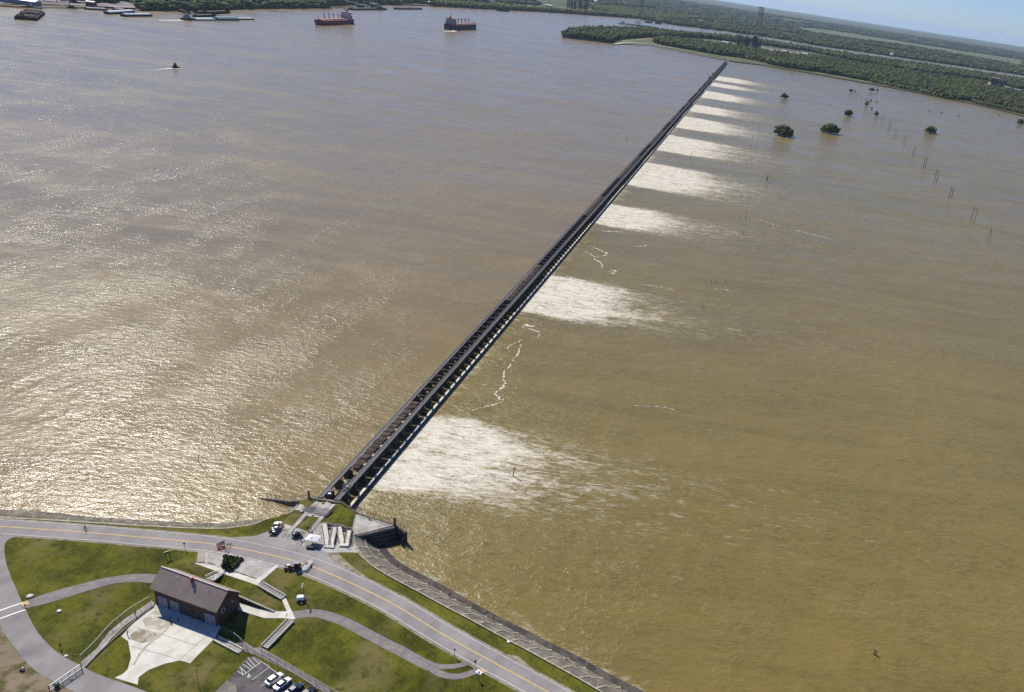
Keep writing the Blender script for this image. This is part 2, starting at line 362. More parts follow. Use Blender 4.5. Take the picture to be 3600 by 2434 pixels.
con(W(c3(1150, 530, 1250, 600), 4.), 3.9); con(W(c3(1350, 660, 1500, 715), 3.), 3.05)
con(W(c3(700, 235, 1000, 330, 1340, 460), 4.2), 4.15); con(W(c3(1100, 250, 800, 150, 1500, 280), 4.2), 4.2)
con(W(c3(700, 360, 1000, 450), 3.1), 3.0)
con(W(c3(1290, 1130, 1400, 1120), .6), .6); con(W(c3(1300, 1220, 1580, 1400, 1900, 1600), .5), .5)
con(W(c3(1240, 1210, 1050, 1430, 915, 1571), .5), .5); con(W(c3(1200, 1400, 1400, 1500), .5), .5)
con(W(c3(950, 1040, 1160, 1170), .8), .8); con(W(c3(700, 1300, 900, 1250), .6), .6)
con(W(c0(1150, 2434, 1300, 2560), .6), .6); con(W(c0(1420, 2434, 1600, 2560), .9), .9)
con(W(c0(0, 2400, 60, 2330), 1.6), 1.6); con(W(c0(0, 2600, 300, 2700, 700, 2640, 1200, 2700), .5), .5)
_e = ext(ext(w_rs, 0, LX), 1, LX); _ex, _ey = [p[0] for p in _e], [p[1] for p in _e]
for xx in list(range(-1500, -235, 8)) + list(range(30, 1500, 8)):
    for k in (26, 60): S.append((xx, float(np.interp(xx, _ex, _ey)) - k, .5))
for xx in range(-1500, 1500, 120):
    for yy in (-60, 20, -250, -700, -1400): S.append((xx, yy, .5))
WP = []; _wl = ext(w_lwe, 0, LX); _wr = ext(w_rwe, 1, LX)
for l_ in (_wl, _wr):
    for k in (14, 40, 60, 90, 130, 180, 250):
        for p in dens(off(l_, k), 12): WP.append(p)
for xx in range(-1500, 1500, 14):
    for yy in (285, 300, 320, 345): S.append((xx, yy, -5.))
_sh = _wl + [(-136, 240), (-119, 240), g(*c6(800, 560)[0], 4), g(*c6(1620, 860)[0], 4), g(*c6(1870, 1050)[0], 0)] + _wr[1:]
_sx, _sy = [p[0] for p in _sh], [p[1] for p in _sh]; _o = np.argsort(_sx); _sx, _sy = np.array(_sx)[_o], np.array(_sy)[_o]
S += [(p[0], p[1], -5.) for p in WP if p[1] > np.interp(p[0], _sx, _sy) + 9 and -1500 < p[0] < 1500]
S = np.array(S)
def axis(lo, hi, step, lo2, hi2, gr=1.22):
    a = list(np.arange(lo, hi + 1e-6, step)); s = step
    while a[-1] < hi2: s *= gr; a.append(a[-1] + s)
    s = step
    while a[0] > lo2: s *= gr; a.insert(0, a[0] - s)
    return np.array(a)
GX = axis(-210, 0, .8, -1500, 1500); GY = axis(140, 262, .8, -1500, 330)
HX, HY = np.meshgrid(GX, GY); HZ = np.empty_like(HX).ravel(); fx, fy = HX.ravel(), HY.ravel()
for i in range(0, len(fx), 4000):
    d2 = (fx[i:i + 4000, None] - S[None, :, 0]) ** 2 + (fy[i:i + 4000, None] - S[None, :, 1]) ** 2
    ww = 1 / (d2 ** 1.6 + .02); HZ[i:i + 4000] = (ww * S[None, :, 2]).sum(1) / ww.sum(1)
HZ = HZ.reshape(HX.shape)
for _ in range(2):
    HZ[1:-1, 1:-1] = (HZ[1:-1, 1:-1] * 4 + HZ[:-2, 1:-1] + HZ[2:, 1:-1] + HZ[1:-1, :-2] + HZ[1:-1, 2:]) / 8
def H(x, y):
    i = min(max(int(np.searchsorted(GX, x)) - 1, 0), len(GX) - 2); j = min(max(int(np.searchsorted(GY, y)) - 1, 0), len(GY) - 2)
    u = min(max((x - GX[i]) / (GX[i + 1] - GX[i]), 0), 1); v = min(max((y - GY[j]) / (GY[j + 1] - GY[j]), 0), 1)
    return float(HZ[j, i] * (1 - u) * (1 - v) + HZ[j, i + 1] * u * (1 - v) + HZ[j + 1, i] * (1 - u) * v + HZ[j + 1, i + 1] * u * v)
def at(px, py, dz=0.):
    z = 3.
    for _ in range(14):
        x, y = g(px, py, z + dz); z = z * .4 + H(x, y) * .6
    return x, y, z
ground = grid_mesh('ground', HX, HY, HZ, M_GRASS); tag(ground, kind='structure')

def A2(pl): return [at(*p)[:2] for p in pl]
def drape(name, pts, m, dz, step=1.6, parent=None, kind='structure', world=True):
    if not world: pts = A2(pts)
    bm = bmesh.new(); bm.faces.new([bm.verts.new((p[0], p[1], 0)) for p in pts])
    xs = [p[0] for p in pts]; ys = [p[1] for p in pts]
    for ax, lo, hi in ((0, min(xs), max(xs)), (1, min(ys), max(ys))):
        k = math.ceil(lo / step) * step
        while k < hi:
            co = [0, 0, 0]; co[ax] = k; no = [0, 0, 0]; no[ax] = 1
            bmesh.ops.bisect_plane(bm, geom=bm.verts[:] + bm.edges[:] + bm.faces[:], plane_co=co, plane_no=no, dist=1e-4); k += step
    bmesh.ops.triangulate(bm, faces=bm.faces[:])
    bm.normal_update()
    for f in bm.faces:
        if f.normal.z < 0: f.normal_flip()
    for v in bm.verts: v.co.z = H(v.co.x, v.co.y) + dz
    me = bpy.data.meshes.new(name); bm.to_mesh(me); bm.free(); me.materials.append(m)
    o = bpy.data.objects.new(name, me); COL.objects.link(o); o.parent = parent
    if kind: tag(o, kind=kind)
    return o
def resamp(pts, n):
    L = [0]
    for a, b in zip(pts[:-1], pts[1:]): L.append(L[-1] + math.hypot(b[0] - a[0], b[1] - a[1]))
    out = []; j = 0
    for i in range(n):
        t = L[-1] * i / (n - 1)
        while j < len(L) - 2 and L[j + 1] < t: j += 1
        u = (t - L[j]) / max(1e-9, L[j + 1] - L[j]); out.append((pts[j][0] + (pts[j + 1][0] - pts[j][0]) * u, pts[j][1] + (pts[j + 1][1] - pts[j][1]) * u))
    return out
def length(pts): return sum(math.hypot(b[0] - a[0], b[1] - a[1]) for a, b in zip(pts[:-1], pts[1:]))
def smooth(pts, it=2):
    for _ in range(it):
        q = [pts[0]]
        for a, b in zip(pts[:-1], pts[1:]): q += [(a[0] * .75 + b[0] * .25, a[1] * .75 + b[1] * .25), (a[0] * .25 + b[0] * .75, a[1] * .25 + b[1] * .75)]
        pts = q + [pts[-1]]
    return pts
def between(name, a, b, m, dz, lat=6, parent=None, kind='structure', hf=None, step=1.2):
    n = max(3, int(max(length(a), length(b)) / step)); a, b = np.array(resamp(a, n)), np.array(resamp(b, n))
    t = np.linspace(0, 1, lat + 1)[None, :, None]; P = a[:, None] * (1 - t) + b[:, None] * t
    Z = np.vectorize(hf or H)(P[..., 0], P[..., 1]) + dz
    o = grid_mesh(name, P[..., 0], P[..., 1], Z, m, parent=parent)
    if kind: tag(o, kind=kind)
    return o
def line(pts, wd, dz, mb, dash=None, step=1.2):
    pts = resamp(pts, max(2, int(length(pts) / step) + 1)); acc = 0
    for i, (a, b) in enumerate(zip(pts[:-1], pts[1:])):
        l = math.hypot(b[0] - a[0], b[1] - a[1]); acc += l
        if dash and (acc % dash[1]) > dash[0]: continue
        t = Vector((b[0] - a[0], b[1] - a[1])).normalized(); nx, ny = -t.y * wd / 2, t.x * wd / 2
        q = [(a[0] - nx, a[1] - ny), (b[0] - nx, b[1] - ny), (b[0] + nx, b[1] + ny), (a[0] + nx, a[1] + ny)]
        mb.add([(x, y, H(x, y) + dz) for x, y in q], [(0, 1, 2, 3)])
    return mb
def seg(a, b): return [a, b]
# ---- roads and markings
rn, ry, rs = [smooth(ext(ext(l, 0, 700), 1, 500), 2) for l in (w_rn, w_ry, w_rs)]
def par(c, d): return off(c, d)
between('road', par(ry, 3.9), par(ry, -3.9), M_ASPH, .05, 8)
between('road_shoulder', par(ry, 4.6), par(ry, -4.5), M_DIRT, .03, 8)
mk = MB(); line(par(ry, .14), .16, .08, mk); line(par(ry, -.14), .16, .08, mk); line(par(ry, -.0), .12, .076, mk)
tag(mk.build('road_centre_line', M_YEL), kind='structure')
mk = MB(); line(par(ry, 3.45), .16, .08, mk); line(par(ry, -3.45), .16, .08, mk); tag(mk.build('road_edge_line', M_WPAINT), kind='structure')
pull = c0(780, 1893, 850, 1888, 900, 1884, 940, 1870, 985, 1853, 1040, 1866, 1085, 1878, 1130, 1925, 1145, 1944, 1170, 1970, 1230, 2005, 1150, 1990, 1050, 1955, 950, 1935, 850, 1912)
drape('parking_bay', pull, M_ASPH, .036, world=False)
drape('gravel_verge', c0(1145, 1944, 1190, 1946, 1260, 2010, 1330, 2056, 1290, 2050, 1200, 2003, 1170, 1970), M_DIRT, .028, world=False)
drape('gravel_patch', c4(1240, 960, 1400, 985, 1480, 1050, 1500, 1090, 1400, 1065), M_DIRT, .04, world=False)
lo = A2(c1(160, 312, 90, 325, 45, 355, 32, 410, 45, 520, 80, 620, 120, 710, 170, 830, 215, 920, 300, 1090, 400, 1200, 520, 1290, 700, 1385, 850, 1450, 1000, 1500, 1200, 1571, 1500, 1720))
li = A2(c0(-150, 1878, -110, 1905, -85, 1950, -60, 2000, -50, 2040, -40, 2080, -20, 2140) + c1(0, 1040, 60, 1140, 170, 1280, 280, 1400, 400, 1470, 600, 1571, 800, 1650, 1300, 1800))
between('loop_road', smooth(lo), smooth(li), M_ASPH, .045, 8)
drape('dirt_verge', c1(-60, 960, 0, 1040, 60, 1140, 170, 1280, 280, 1400, 400, 1470, 600, 1571, 700, 1700, 0, 1800, -200, 1500), two('worn_grass', (.085, .080, .022), (.23, .18, .115), .22, .40, .60), .02, world=False)
mk = MB(); line(A2(c1(-60, 935, 185, 850)), .3, .075, mk); line(A2(c1(-60, 1000, 210, 905)), .3, .075, mk)
tag(mk.build('crosswalk_line', M_WHITE), kind='structure')
tag(line(A2(c1(192, 845, 212, 870)), 1.6, .075, MB()).build('curb_ramp_pad', M_YEL), kind='structure')
up = smooth(A2(c1(150, 855, 215, 830, 420, 760, 640, 700, 860, 645, 1100, 612, 1300, 622))); dnp = smooth(A2(c1(190, 905, 230, 890, 420, 845, 700, 755, 900, 695, 1090, 678, 1300, 700)))
between('bike_path', up, dnp, M_PATH, .05, 4)
pc = A2(c0(1005, 2168, 1060, 2158) + c4(40, 687, 210, 745, 350, 820, 510, 905, 670, 990, 800, 1055))
pc2 = A2(c4(790, 1050, 860, 1105, 960, 1130, 1060, 1105, 1125, 1080)); pc3 = A2(c4(760, 1025, 860, 1058, 980, 1055, 1080, 1020, 1110, 1005))
pc, pc2, pc3 = smooth(pc), smooth(pc2), smooth(pc3)
between('bike_path', par(pc, 1.6), par(pc, -1.6), M_PATH, .05, 4); between('bike_path', par(pc2, 1.0), par(pc2, -1.0), M_PATH, .058, 4); between('bike_path', par(pc3, .8), par(pc3, -.8), M_PATH, .066, 4)
mk = MB(); line(pc, .13, .085, mk, (1.0, 3.0), .5); mid = [((a[0] + b[0]) / 2, (a[1] + b[1]) / 2) for a, b in zip(resamp(up, 60), resamp(dnp, 60))]
line(mid, .13, .085, mk, (1.0, 3.2), .5); tag(mk.build('path_dash_line', M_YEL), kind='structure')
mk = MB(); line(A2(c4(1115, 1082, 1150, 1100)), 1.1, .09, mk); line(A2(c4(1120, 1030, 1150, 1000)), .12, .09, mk); tag(mk.build('curb_ramp_pad', M_WHITE), kind='structure')
tag(line(A2(c4(1140, 1075, 1175, 1092)), .9, .095, MB()).build('curb_ramp_pad', M_YEL), kind='structure')
# ---- concrete
STAINS = 1
drape('concrete_parking', c3(700, 92, 722, 130, 708, 238, 960, 290, 1325, 403, 1352, 400, 1552, 262, 1350, 205, 1000, 122, 850, 105), M_CONC, .05, world=False)
drape('sidewalk', c3(690, 240, 708, 236, 830, 258, 960, 292, 1325, 402, 1530, 258, 1558, 268, 1380, 420, 1345, 470), M_CONCL, .07, world=False)
mk = MB()
for q in ((820, 130, 805, 235), (1290, 200, 1190, 300), (1380, 230, 1270, 335), (1450, 255, 1330, 370), (1200, 180, 1090, 270)): line(A2(c3(*q)), .13, .09, mk)
tag(mk.build('parking_stripe', M_WPAINT), kind='structure')
drape('sidewalk', c3(1592, 620, 1632, 598, 1732, 812, 1700, 822, 1640, 806, 1410, 806, 1135, 722, 1135, 645, 1490, 735, 1642, 735), M_CONCL, .06, world=False)
drape('patio', c1(1262, 865, 1100, 985, 978, 1120, 1035, 1160, 1058, 1290, 1030, 1390, 990, 1425, 925, 1455, 1112, 1512, 1120, 1450, 1200, 1392, 1330, 1342, 1450, 1315, 1535, 1340, 1738, 1135, 1800, 1000, 1500, 880), M_CONCL, .05, world=False)
drape('patio_stain', c1(1050, 1110, 1120, 1060, 1230, 1085, 1275, 1110, 1215, 1160, 1150, 1175, 1060, 1150), two('silt_stain', (.26, .21, .14), (.42, .38, .30), .5), .075, world=False)
drape('patio_stain', c1(1150, 990, 1260, 905, 1400, 960, 1380, 1030, 1290, 1070, 1180, 1050), two('silt_film', (.40, .36, .27), (.56, .52, .44), .4), .062, world=False)
mk = MB(); line(A2(c1(1395, 1000, 1330, 1080, 1270, 1130, 1190, 1190, 1130, 1260, 1080, 1350)), .5, .085, mk); line(A2(c1(1080, 1040, 1320, 1110, 1600, 1200)), .12, .085, mk); line(A2(c1(1060, 1200, 1420, 1300)), .12, .085, mk); line(A2(c1(1450, 1310, 1700, 1090)), .08, .085, mk); line(A2(c1(1230, 1010, 1120, 1190)), .1, .085, mk)
tag(mk.build('patio_joints', M_JOINT), kind='structure')
drape('parking_lot', c3(1242, 1208, 1305, 1205, 1562, 1380, 2000, 1640, 2400, 1900, 900, 2000, 860, 1600, 1050, 1430), M_ASPH2, .05, world=False)
drape('concrete_apron', c3(905, 1575, 1020, 1450, 1110, 1500, 1130, 1560, 1060, 1640, 880, 1620), M_CONCD, .07, world=False)
mk = MB()
for q in ((1300, 1205, 1465, 1310), (1465, 1310, 1278, 1450), (1375, 1262, 1195, 1395), (1195, 1395, 1135, 1355), (1240, 1215, 1315, 1305), (1290, 1215, 1355, 1275), (1185, 1280, 1270, 1340), (1155, 1310, 1225, 1375), (1215, 1250, 1290, 1322),
          (1170, 1335, 1190, 1390)): line(A2(c3(*q)), .14, .08, mk)
for q in ((1425, 1480, 1375, 1510), (1545, 1375, 1470, 1320), (1760, 1495, 1745, 1505)): line(A2(c3(*q)), .14, .08, mk)
tag(mk.build('parking_stripe', M_WPAINT), kind='structure')
def wheelchair(px, py, rz, nm='accessible_marking'):
    x, y, z = at(px, py); z += .1; mb = MB(); ca, sa = math.cos(rz), math.sin(rz)
    def T(u, v): return (x + ca * u - sa * v, y + sa * u + ca * v, z)
    n = 14
    for i in range(n):
        a, b = math.pi * (.75 + 1.35 * i / n), math.pi * (.75 + 1.35 * (i + 1) / n)
        mb.add([T(.4 * math.cos(a), .4 * math.sin(a)), T(.4 * math.cos(b), .4 * math.sin(b)), T(.28 * math.cos(b), .28 * math.sin(b)), T(.28 * math.cos(a), .28 * math.sin(a))], [(0, 1, 2, 3)])
    for q in ((-.12, .1, 0, .7), (0, .35, .3, .43), (-.12, .05, .35, .15), (.28, -.35, .38, .1), (.3, -.35, .55, -.27), (-.14, .75, .04, .93)):
        mb.add([T(q[0], q[1]), T(q[2], q[1]), T(q[2], q[3]), T(q[0], q[3])], [(0, 1, 2, 3)])
    tag(mb.build(nm, M_WHITE), kind='structure')
wheelchair(*c3(1252, 1410)[0], .6); wheelchair(*c8(1258, 1020)[0], .3)
mk = MB()
for q in ((965, 680, 730, 915), (1180, 740, 1330, 730), (1190, 780, 1330, 760), (1200, 830, 1330, 775), (1210, 890, 1340, 790), (1190, 735, 1230, 900), (1545, 930, 1490, 990), (955, 980, 1010, 935), (1010, 935, 1160, 945), (1160, 945, 1090, 1005), (1090, 1005, 955, 980)):
    line(A2(c8(*q)), .13, .08, mk)
tag(mk.build('parking_stripe', M_WPAINT), kind='structure')
drape('sidewalk', c8(745, 490, 770, 470, 970, 545, 1180, 610, 1330, 660, 1480, 600, 1700, 440, 1800, 430) + c6(140, 830, 290, 880, 460, 880, 600, 950, 700, 950, 720, 1080, 830, 1450, 850, 1478, 150, 1475, 60, 1390, -10, 1280) + c8(1680, 1040, 1560, 900, 1340, 720, 1180, 650, 960, 650, 760, 580), M_CONC, .06, world=False)
_vp = [g(p[0], p[1], 3.95) for p in c6(782, 650, 860, 660, 1100, 740, 1600, 885, 1560, 895, 1200, 990, 720, 1108, 700, 1050, 760, 760)]
MB().prism(_vp, -3, 3.95).build('viewing_platform', M_CONC); tag(bpy.context.scene.objects['viewing_platform'], 'grey triangular concrete viewing platform jutting towards the water', 'platform')
# slabs: two bands of cast slabs with weedy joints
def slope_h(x, y): return max(H(x, y), ZF - .6)
gr = smooth(ext(w_rgr, 1, 300), 1); we = smooth(ext(w_rwe, 1, 300), 1)
gr = [g(*c6(725, 1130)[0], 3.4)] + gr
between('revetment_base', gr, off(we, 1.5), M_JOINT, .05, 8)
n = 66; ga, wa = resamp(gr, n + 1), resamp(we, n + 1); mb = MB()
def lerp2(a, b, t): return (a[0] + (b[0] - a[0]) * t, a[1] + (b[1] - a[1]) * t)
for i in range(n):
    for t0, t1 in ((.035, .39), (.43, .82)):
        u0, u1 = .035, .965
        P = lambda u, t: lerp2(lerp2(ga[i], ga[i + 1], u), lerp2(wa[i], wa[i + 1], u), t)
        for a in range(4):
            for b in range(3):
                ua, ub = u0 + (u1 - u0) * a / 4, u0 + (u1 - u0) * (a + 1) / 4; ta, tb = t0 + (t1 - t0) * b / 3, t0 + (t1 - t0) * (b + 1) / 3
                q = [P(ua, ta), P(ub, ta), P(ub, tb), P(ua, tb)]; mb.add([(x, y, H(x, y) + .17) for x, y in q], [(0, 3, 2, 1)])
tag(mb.build('revetment_slabs', M_SLAB), kind='structure')
mb = MB()
for a, b in zip(ga, wa): line([lerp2(a, b, .02), lerp2(a, b, .83)], .40, .40, mb, step=.7)
for t in (.02, .41): line([lerp2(a, b, t) for a, b in zip(ga, wa)], .36, .41, mb, step=1.)
tag(mb.build('slab_joints', M_JOINT), kind='structure')
M_WET_SHADE = two('wet_slab_and_shade', (.055, .045, .04), (.10, .085, .07), .3)
between('revetment_toe', [lerp2(a, b, .84) for a, b in zip(ga, wa)], [lerp2(a, b, 1.12) for a, b in zip(ga, wa)], M_WET_SHADE, .20, 4)
gl = smooth(ext(w_lgr, 0, 500), 1); wl = smooth(ext(w_lwe, 0, 500), 1)
between('revetment_left', off(gl, -.3), off(wl, 1.0), M_SLAB, .06, 6)
mk = MB()
for a, b in zip(resamp(gl, 60), resamp(wl, 60)): line([a, b], .25, .09, mk, step=.8)
line(off(gl, .1), .5, .09, mk); tag(mk.build('slab_joints', M_JOINT), kind='structure')

# ---------------------------------------------------------------- water
BAY, NB0, NB = 6.96, -3, 333
def bayY(n_): return 257 + BAY * n_
DY0, DY1 = bayY(NB0) + .8, bayY(NB)
RUNS = [(0, 8), (27, 37), (57, 67), (79, 97), (109, 127), (138, 156), (166, 180), (197, 215), (231, 243), (252, 269)]
def ax2(segs):
    a = [segs[0][0]]
    for lo_, hi_, s in segs:
        while a[-1] < hi_ - 1e-6: a.append(min(hi_, a[-1] + s))
    return np.array(a)
fxs = ax2([(-128.6, -120.6, .4), (-120.6, 0, 2.), (0, 150, 4.), (150, 900, 20.), (900, 3000, 100.)]); fys = ax2([(-1500, 100, 100.), (100, 700, 2.5), (700, 1500, 5.), (1500, 2720, 10.)])
FX, FY = np.meshgrid(fxs, fys)
rs_ = np.random.RandomState(3)
def snoise(x, y, s):
    v = 0
    for k in range(5):
        a, b, c = rs_.rand(3) * 6.28; f = (1 + k * .7) / s; v = v + np.sin(x * f * math.cos(a) + y * f * math.sin(a) + b) / (1 + k * .5)
    return v / 3
d = FX + 125.; foam = np.zeros_like(FX); nz = snoise(FX, FY, 12.); nz2 = snoise(FX, FY, 35.)
for k, (n0_, n1_) in enumerate(RUNS):
    y0, y1 = bayY(n0_), bayY(n1_); wdt = y1 - y0
    yy = FY + .10 * d + nz * 2.5                       # the jets drift slightly towards the near bank
    L = (60, 66, 78)[k] if k < 3 else 98
    edge = 1.5 + .07 * d
    m_ = 1 / (1 + np.exp(-(yy - y0 + .02 * d) / edge)) * 1 / (1 + np.exp((yy - y1 - .05 * d) / edge))
    L = L * (1 + .30 * snoise(FX * 0, FY, 5.) + .12 * nz2)
    fall = 1.05 * np.exp(-(np.maximum(d, 0) / L) ** 2.0) * np.clip(1 - np.maximum(d, 0) / (L * 2.2), 0, 1) + .60 * np.exp(-np.maximum(d, 0) / (L * 2.6))
    foam = np.maximum(foam, m_ * fall)
edge = (.72 + .25 * nz) * np.exp(-np.maximum(d, 0) / (9. + 14. * np.clip((FY - 700) / 500, 0, 1) + 6 * nz2)) * (FY > DY0) * (FY < bayY(270)); foam = np.maximum(foam, edge + .0 * nz)
foam = np.minimum(foam, 1.0); foam = np.where(FX < -125.5, np.minimum(foam, .3), foam); foam = np.where((FX < -122.9) & (FY > DY0), .12, foam); foam = np.where((FX > -125.3) & (FX < -123.9) & (FY > DY0) & (FY < bayY(260)), 1.3, foam)  # foam mask paints the sunlit slit white and the walkway shade dark
churn = np.exp(-np.maximum(d, 0) / 90.) * np.clip((1200 - FY) / 900, .25, 1) + .12
churn *= (FY > 190)
near_flecks = np.exp(-((FX + 60) / 60) ** 2 - ((FY - 260) / 60) ** 2); churn = np.clip(churn + near_flecks * .8, 0, 1.2)
far_sunlit_ripples = sum(np.exp(-((FX - cx) / 22) ** 2 - ((FY - cy) / 30) ** 2) for cx, cy in (gf(2735, 302), gf(2790, 292)))
foam = np.maximum(foam, .42 * far_sunlit_ripples)  # distant sunlit ripples painted pale through the foam mask
_ws = np.array(dens(w_rwe, 2.)); _k = (FX < 10) & (FY < 240); dsh = np.full(FX.shape, 99.); dsh[_k] = np.sqrt(((FX[_k][:, None] - _ws[None, :, 0]) ** 2 + (FY[_k][:, None] - _ws[None, :, 1]) ** 2).min(1))
foam = np.maximum(foam, .62 * np.exp(-(dsh / 3.2) ** 2)); churn = np.maximum(churn, 1.3 * np.exp(-dsh / 9.)); FZ = ZF + zc(FX, FY)
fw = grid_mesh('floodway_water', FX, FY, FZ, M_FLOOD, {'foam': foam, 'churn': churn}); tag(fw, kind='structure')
rx = ax2([(-9000, -1400, 400.), (-1400, -131.5, 60.)]); ryy = ax2([(-3000, 2700, 100.)]); RX, RY = np.meshgrid(rx, ryy)
rx2 = ax2([(-9000, -1400, 400.), (-1400, -131.5, 60.), (-131.5, 9000, 300.)]); ry2 = ax2([(2700, 9000, 150.)]); RX2, RY2 = np.meshgrid(rx2, ry2)
tag(grid_mesh('river_water', RX, RY, zc(RX, RY), M_RIVER), kind='structure'); tag(grid_mesh('river_water', RX2, RY2, zc(RX2, RY2), M_RIVER), kind='structure')

M_FL = NT('foam_line'); fz_ = M_FL.noise(.8, 5, .7); M_FL.l(M_FL.mix(M_FL.mr(fz_, .38, .55), (.168, .128, .036), (.74, .70, .60)), M_FL.b.inputs['Base Color']); M_FL.b.inputs['Roughness'].default_value = .6; M_FL = M_FL.mat
def foamline(pl, w0=1.4, jit=.8):
    p = [gf(x, y, ZF) for x, y in pl]; n_ = max(8, int(length(p) / 1.1)); p = resamp(smooth(p, 1), n_); mb = MB()
    q = [(a + RNG.normal(0, jit * .5), b + RNG.normal(0, jit * .5)) for a, b in p]; ws = [w0 * .6 * (RNG.random() > .22) * max(.15, math.sin(math.pi * (i + .5) / n_) ** .4) * RNG.uniform(.3, 1.5) for i in range(n_)]
    A_ = [off(q, w)[i] for i, w in enumerate(ws)]; B_ = [off(q, -w)[i] for i, w in enumerate(ws)]
    for i in range(n_ - 1): mb.add([(*v, ZF + .06 + zc(*v)) for v in (A_[i], A_[i + 1], B_[i + 1], B_[i])], [(3, 2, 1, 0)])
    tag(mb.build('foam_line', M_FL), kind='structure')
for pl, w_ in ((((1835, 1152), (1848, 1138), (1862, 1150), (1888, 1146)), 1.4), (((1836, 1150), (1868, 1158), (1900, 1170), (1890, 1190)), .7), (((1832, 1208), (1822, 1248), (1800, 1272), (1793, 1292), (1772, 1302), (1765, 1330), (1783, 1346), (1757, 1372), (1737, 1388), (1764, 1400), (1772, 1413), (1738, 1421), (1690, 1436), (1655, 1446)), .8),
               (((1780, 1228), (1800, 1210), (1840, 1195)), .5), (((2068, 868), (2095, 872), (2112, 882), (2137, 890), (2126, 901), (2100, 905), (2088, 904)), 1.1), (((2040, 880), (2070, 890), (2092, 905), (2088, 912), (2112, 922), (2119, 938), (2112, 944)), 1.0),
               (((2142, 955), (2158, 949), (2172, 958), (2150, 963)), 1.6), (((2118, 813), (2170, 815), (2198, 818)), 1.3), (((2215, 868), (2240, 868), (2280, 862)), .8), (((2600, 762), (2680, 776), (2750, 800), (2820, 815), (2925, 842)), .8), (((2250, 1000), (2330, 1010), (2380, 1025)), .5), (((2510, 1015), (2570, 1022)), .6), (((2215, 1425), (2330, 1432), (2400, 1445)), .35), (((2660, 412), (2700, 420)), 1.4)):
    foamline(pl, w_)
# ---------------------------------------------------------------- far land
SHO = [gf(*p) for p in c0(0, 23, 74, 27, 232, 29, 496, 40, 620, 40, 900, 33, 1156, 31, 1290, 23, 1420, 20, 1504, 25, 1636, 35, 1800, 41, 1900, 46, 2094, 58, 2241, 68, 2318, 83, 2403, 95, 2558, 113, 2655, 127, 2719, 136, 2893, 166, 3072, 191, 3203, 210, 3320, 227, 3600, 268)]
azs = [math.atan2(x, y) for x, y in SHO]; rr = [math.hypot(x, y) for x, y in SHO]
azs = [R(-150), R(-110), R(-75), R(-55)] + azs + [R(30), R(50), R(80)]; rr = [2600, 1550, 1450, 1650] + rr + [5600, 7000, 9000]
AZ = np.linspace(R(-140), R(75), 420); AZ = np.unique(np.concatenate([AZ, azs])); R0 = np.interp(AZ, azs, rr)
tt = np.linspace(0, 1, 46)[:, None] ** 1.0
RR = R0[None, :] * (60000 / R0[None, :]) ** tt
LXX, LYY = RR * np.sin(AZ)[None, :], RR * np.cos(AZ)[None, :]
tag(grid_mesh('far_land', LXX, LYY, zc(LXX, LYY) + np.where(tt > 0, 2.5, -1.) + 0 * RR, M_LAND), kind='structure')
def farpoly(name, pts, m, z, step=150., kind='structure'):
    bm = bmesh.new(); bm.faces.new([bm.verts.new((p[0], p[1], 0)) for p in pts])
    xs = [p[0] for p in pts]; ys = [p[1] for p in pts]
    for ax, lo_, hi_ in ((0, min(xs), max(xs)), (1, min(ys), max(ys))):
        st = max(step, (hi_ - lo_) / 60); k = lo_ + st
        while k < hi_:
            co = [0, 0, 0]; co[ax] = k; no = [0, 0, 0]; no[ax] = 1
            bmesh.ops.bisect_plane(bm, geom=bm.verts[:] + bm.edges[:] + bm.faces[:], plane_co=co, plane_no=no, dist=1e-4); k += st
    bmesh.ops.triangulate(bm, faces=bm.faces[:]); bm.normal_update()
    for f in bm.faces:
        if f.normal.z < 0: f.normal_flip()
    for v in bm.verts: v.co.z = z + zc(v.co.x, v.co.y)
    me = bpy.data.meshes.new(name); bm.to_mesh(me); bm.free(); me.materials.append(m); o = bpy.data.objects.new(name, me); COL.objects.link(o)
    return tag(o, kind=kind)
def GF(pl): return [gf(*p) for p in pl]
P_IN = c0(1975, 134, 2060, 143, 2163, 157, 2233, 159, 2287, 161, 2365, 176, 2450, 193, 2539, 211, 2580, 218, 2700, 232, 2874, 263, 3072, 298, 3196, 321, 3234, 329, 3416, 364, 3600, 409)
P_OUT = c0(1985, 118, 2070, 107, 2250, 104, 2403, 121, 2558, 134, 2655, 142, 2719, 149, 2893, 178, 3072, 203, 3203, 221, 3320, 238, 3600, 281)
pin = GF(P_IN) + [(1500, 1710), (3000, 700)]; pout = GF(P_OUT) + [(4000, 4900)]
farpoly('peninsula_land', pin + pout[::-1], M_LAND, 1.2)

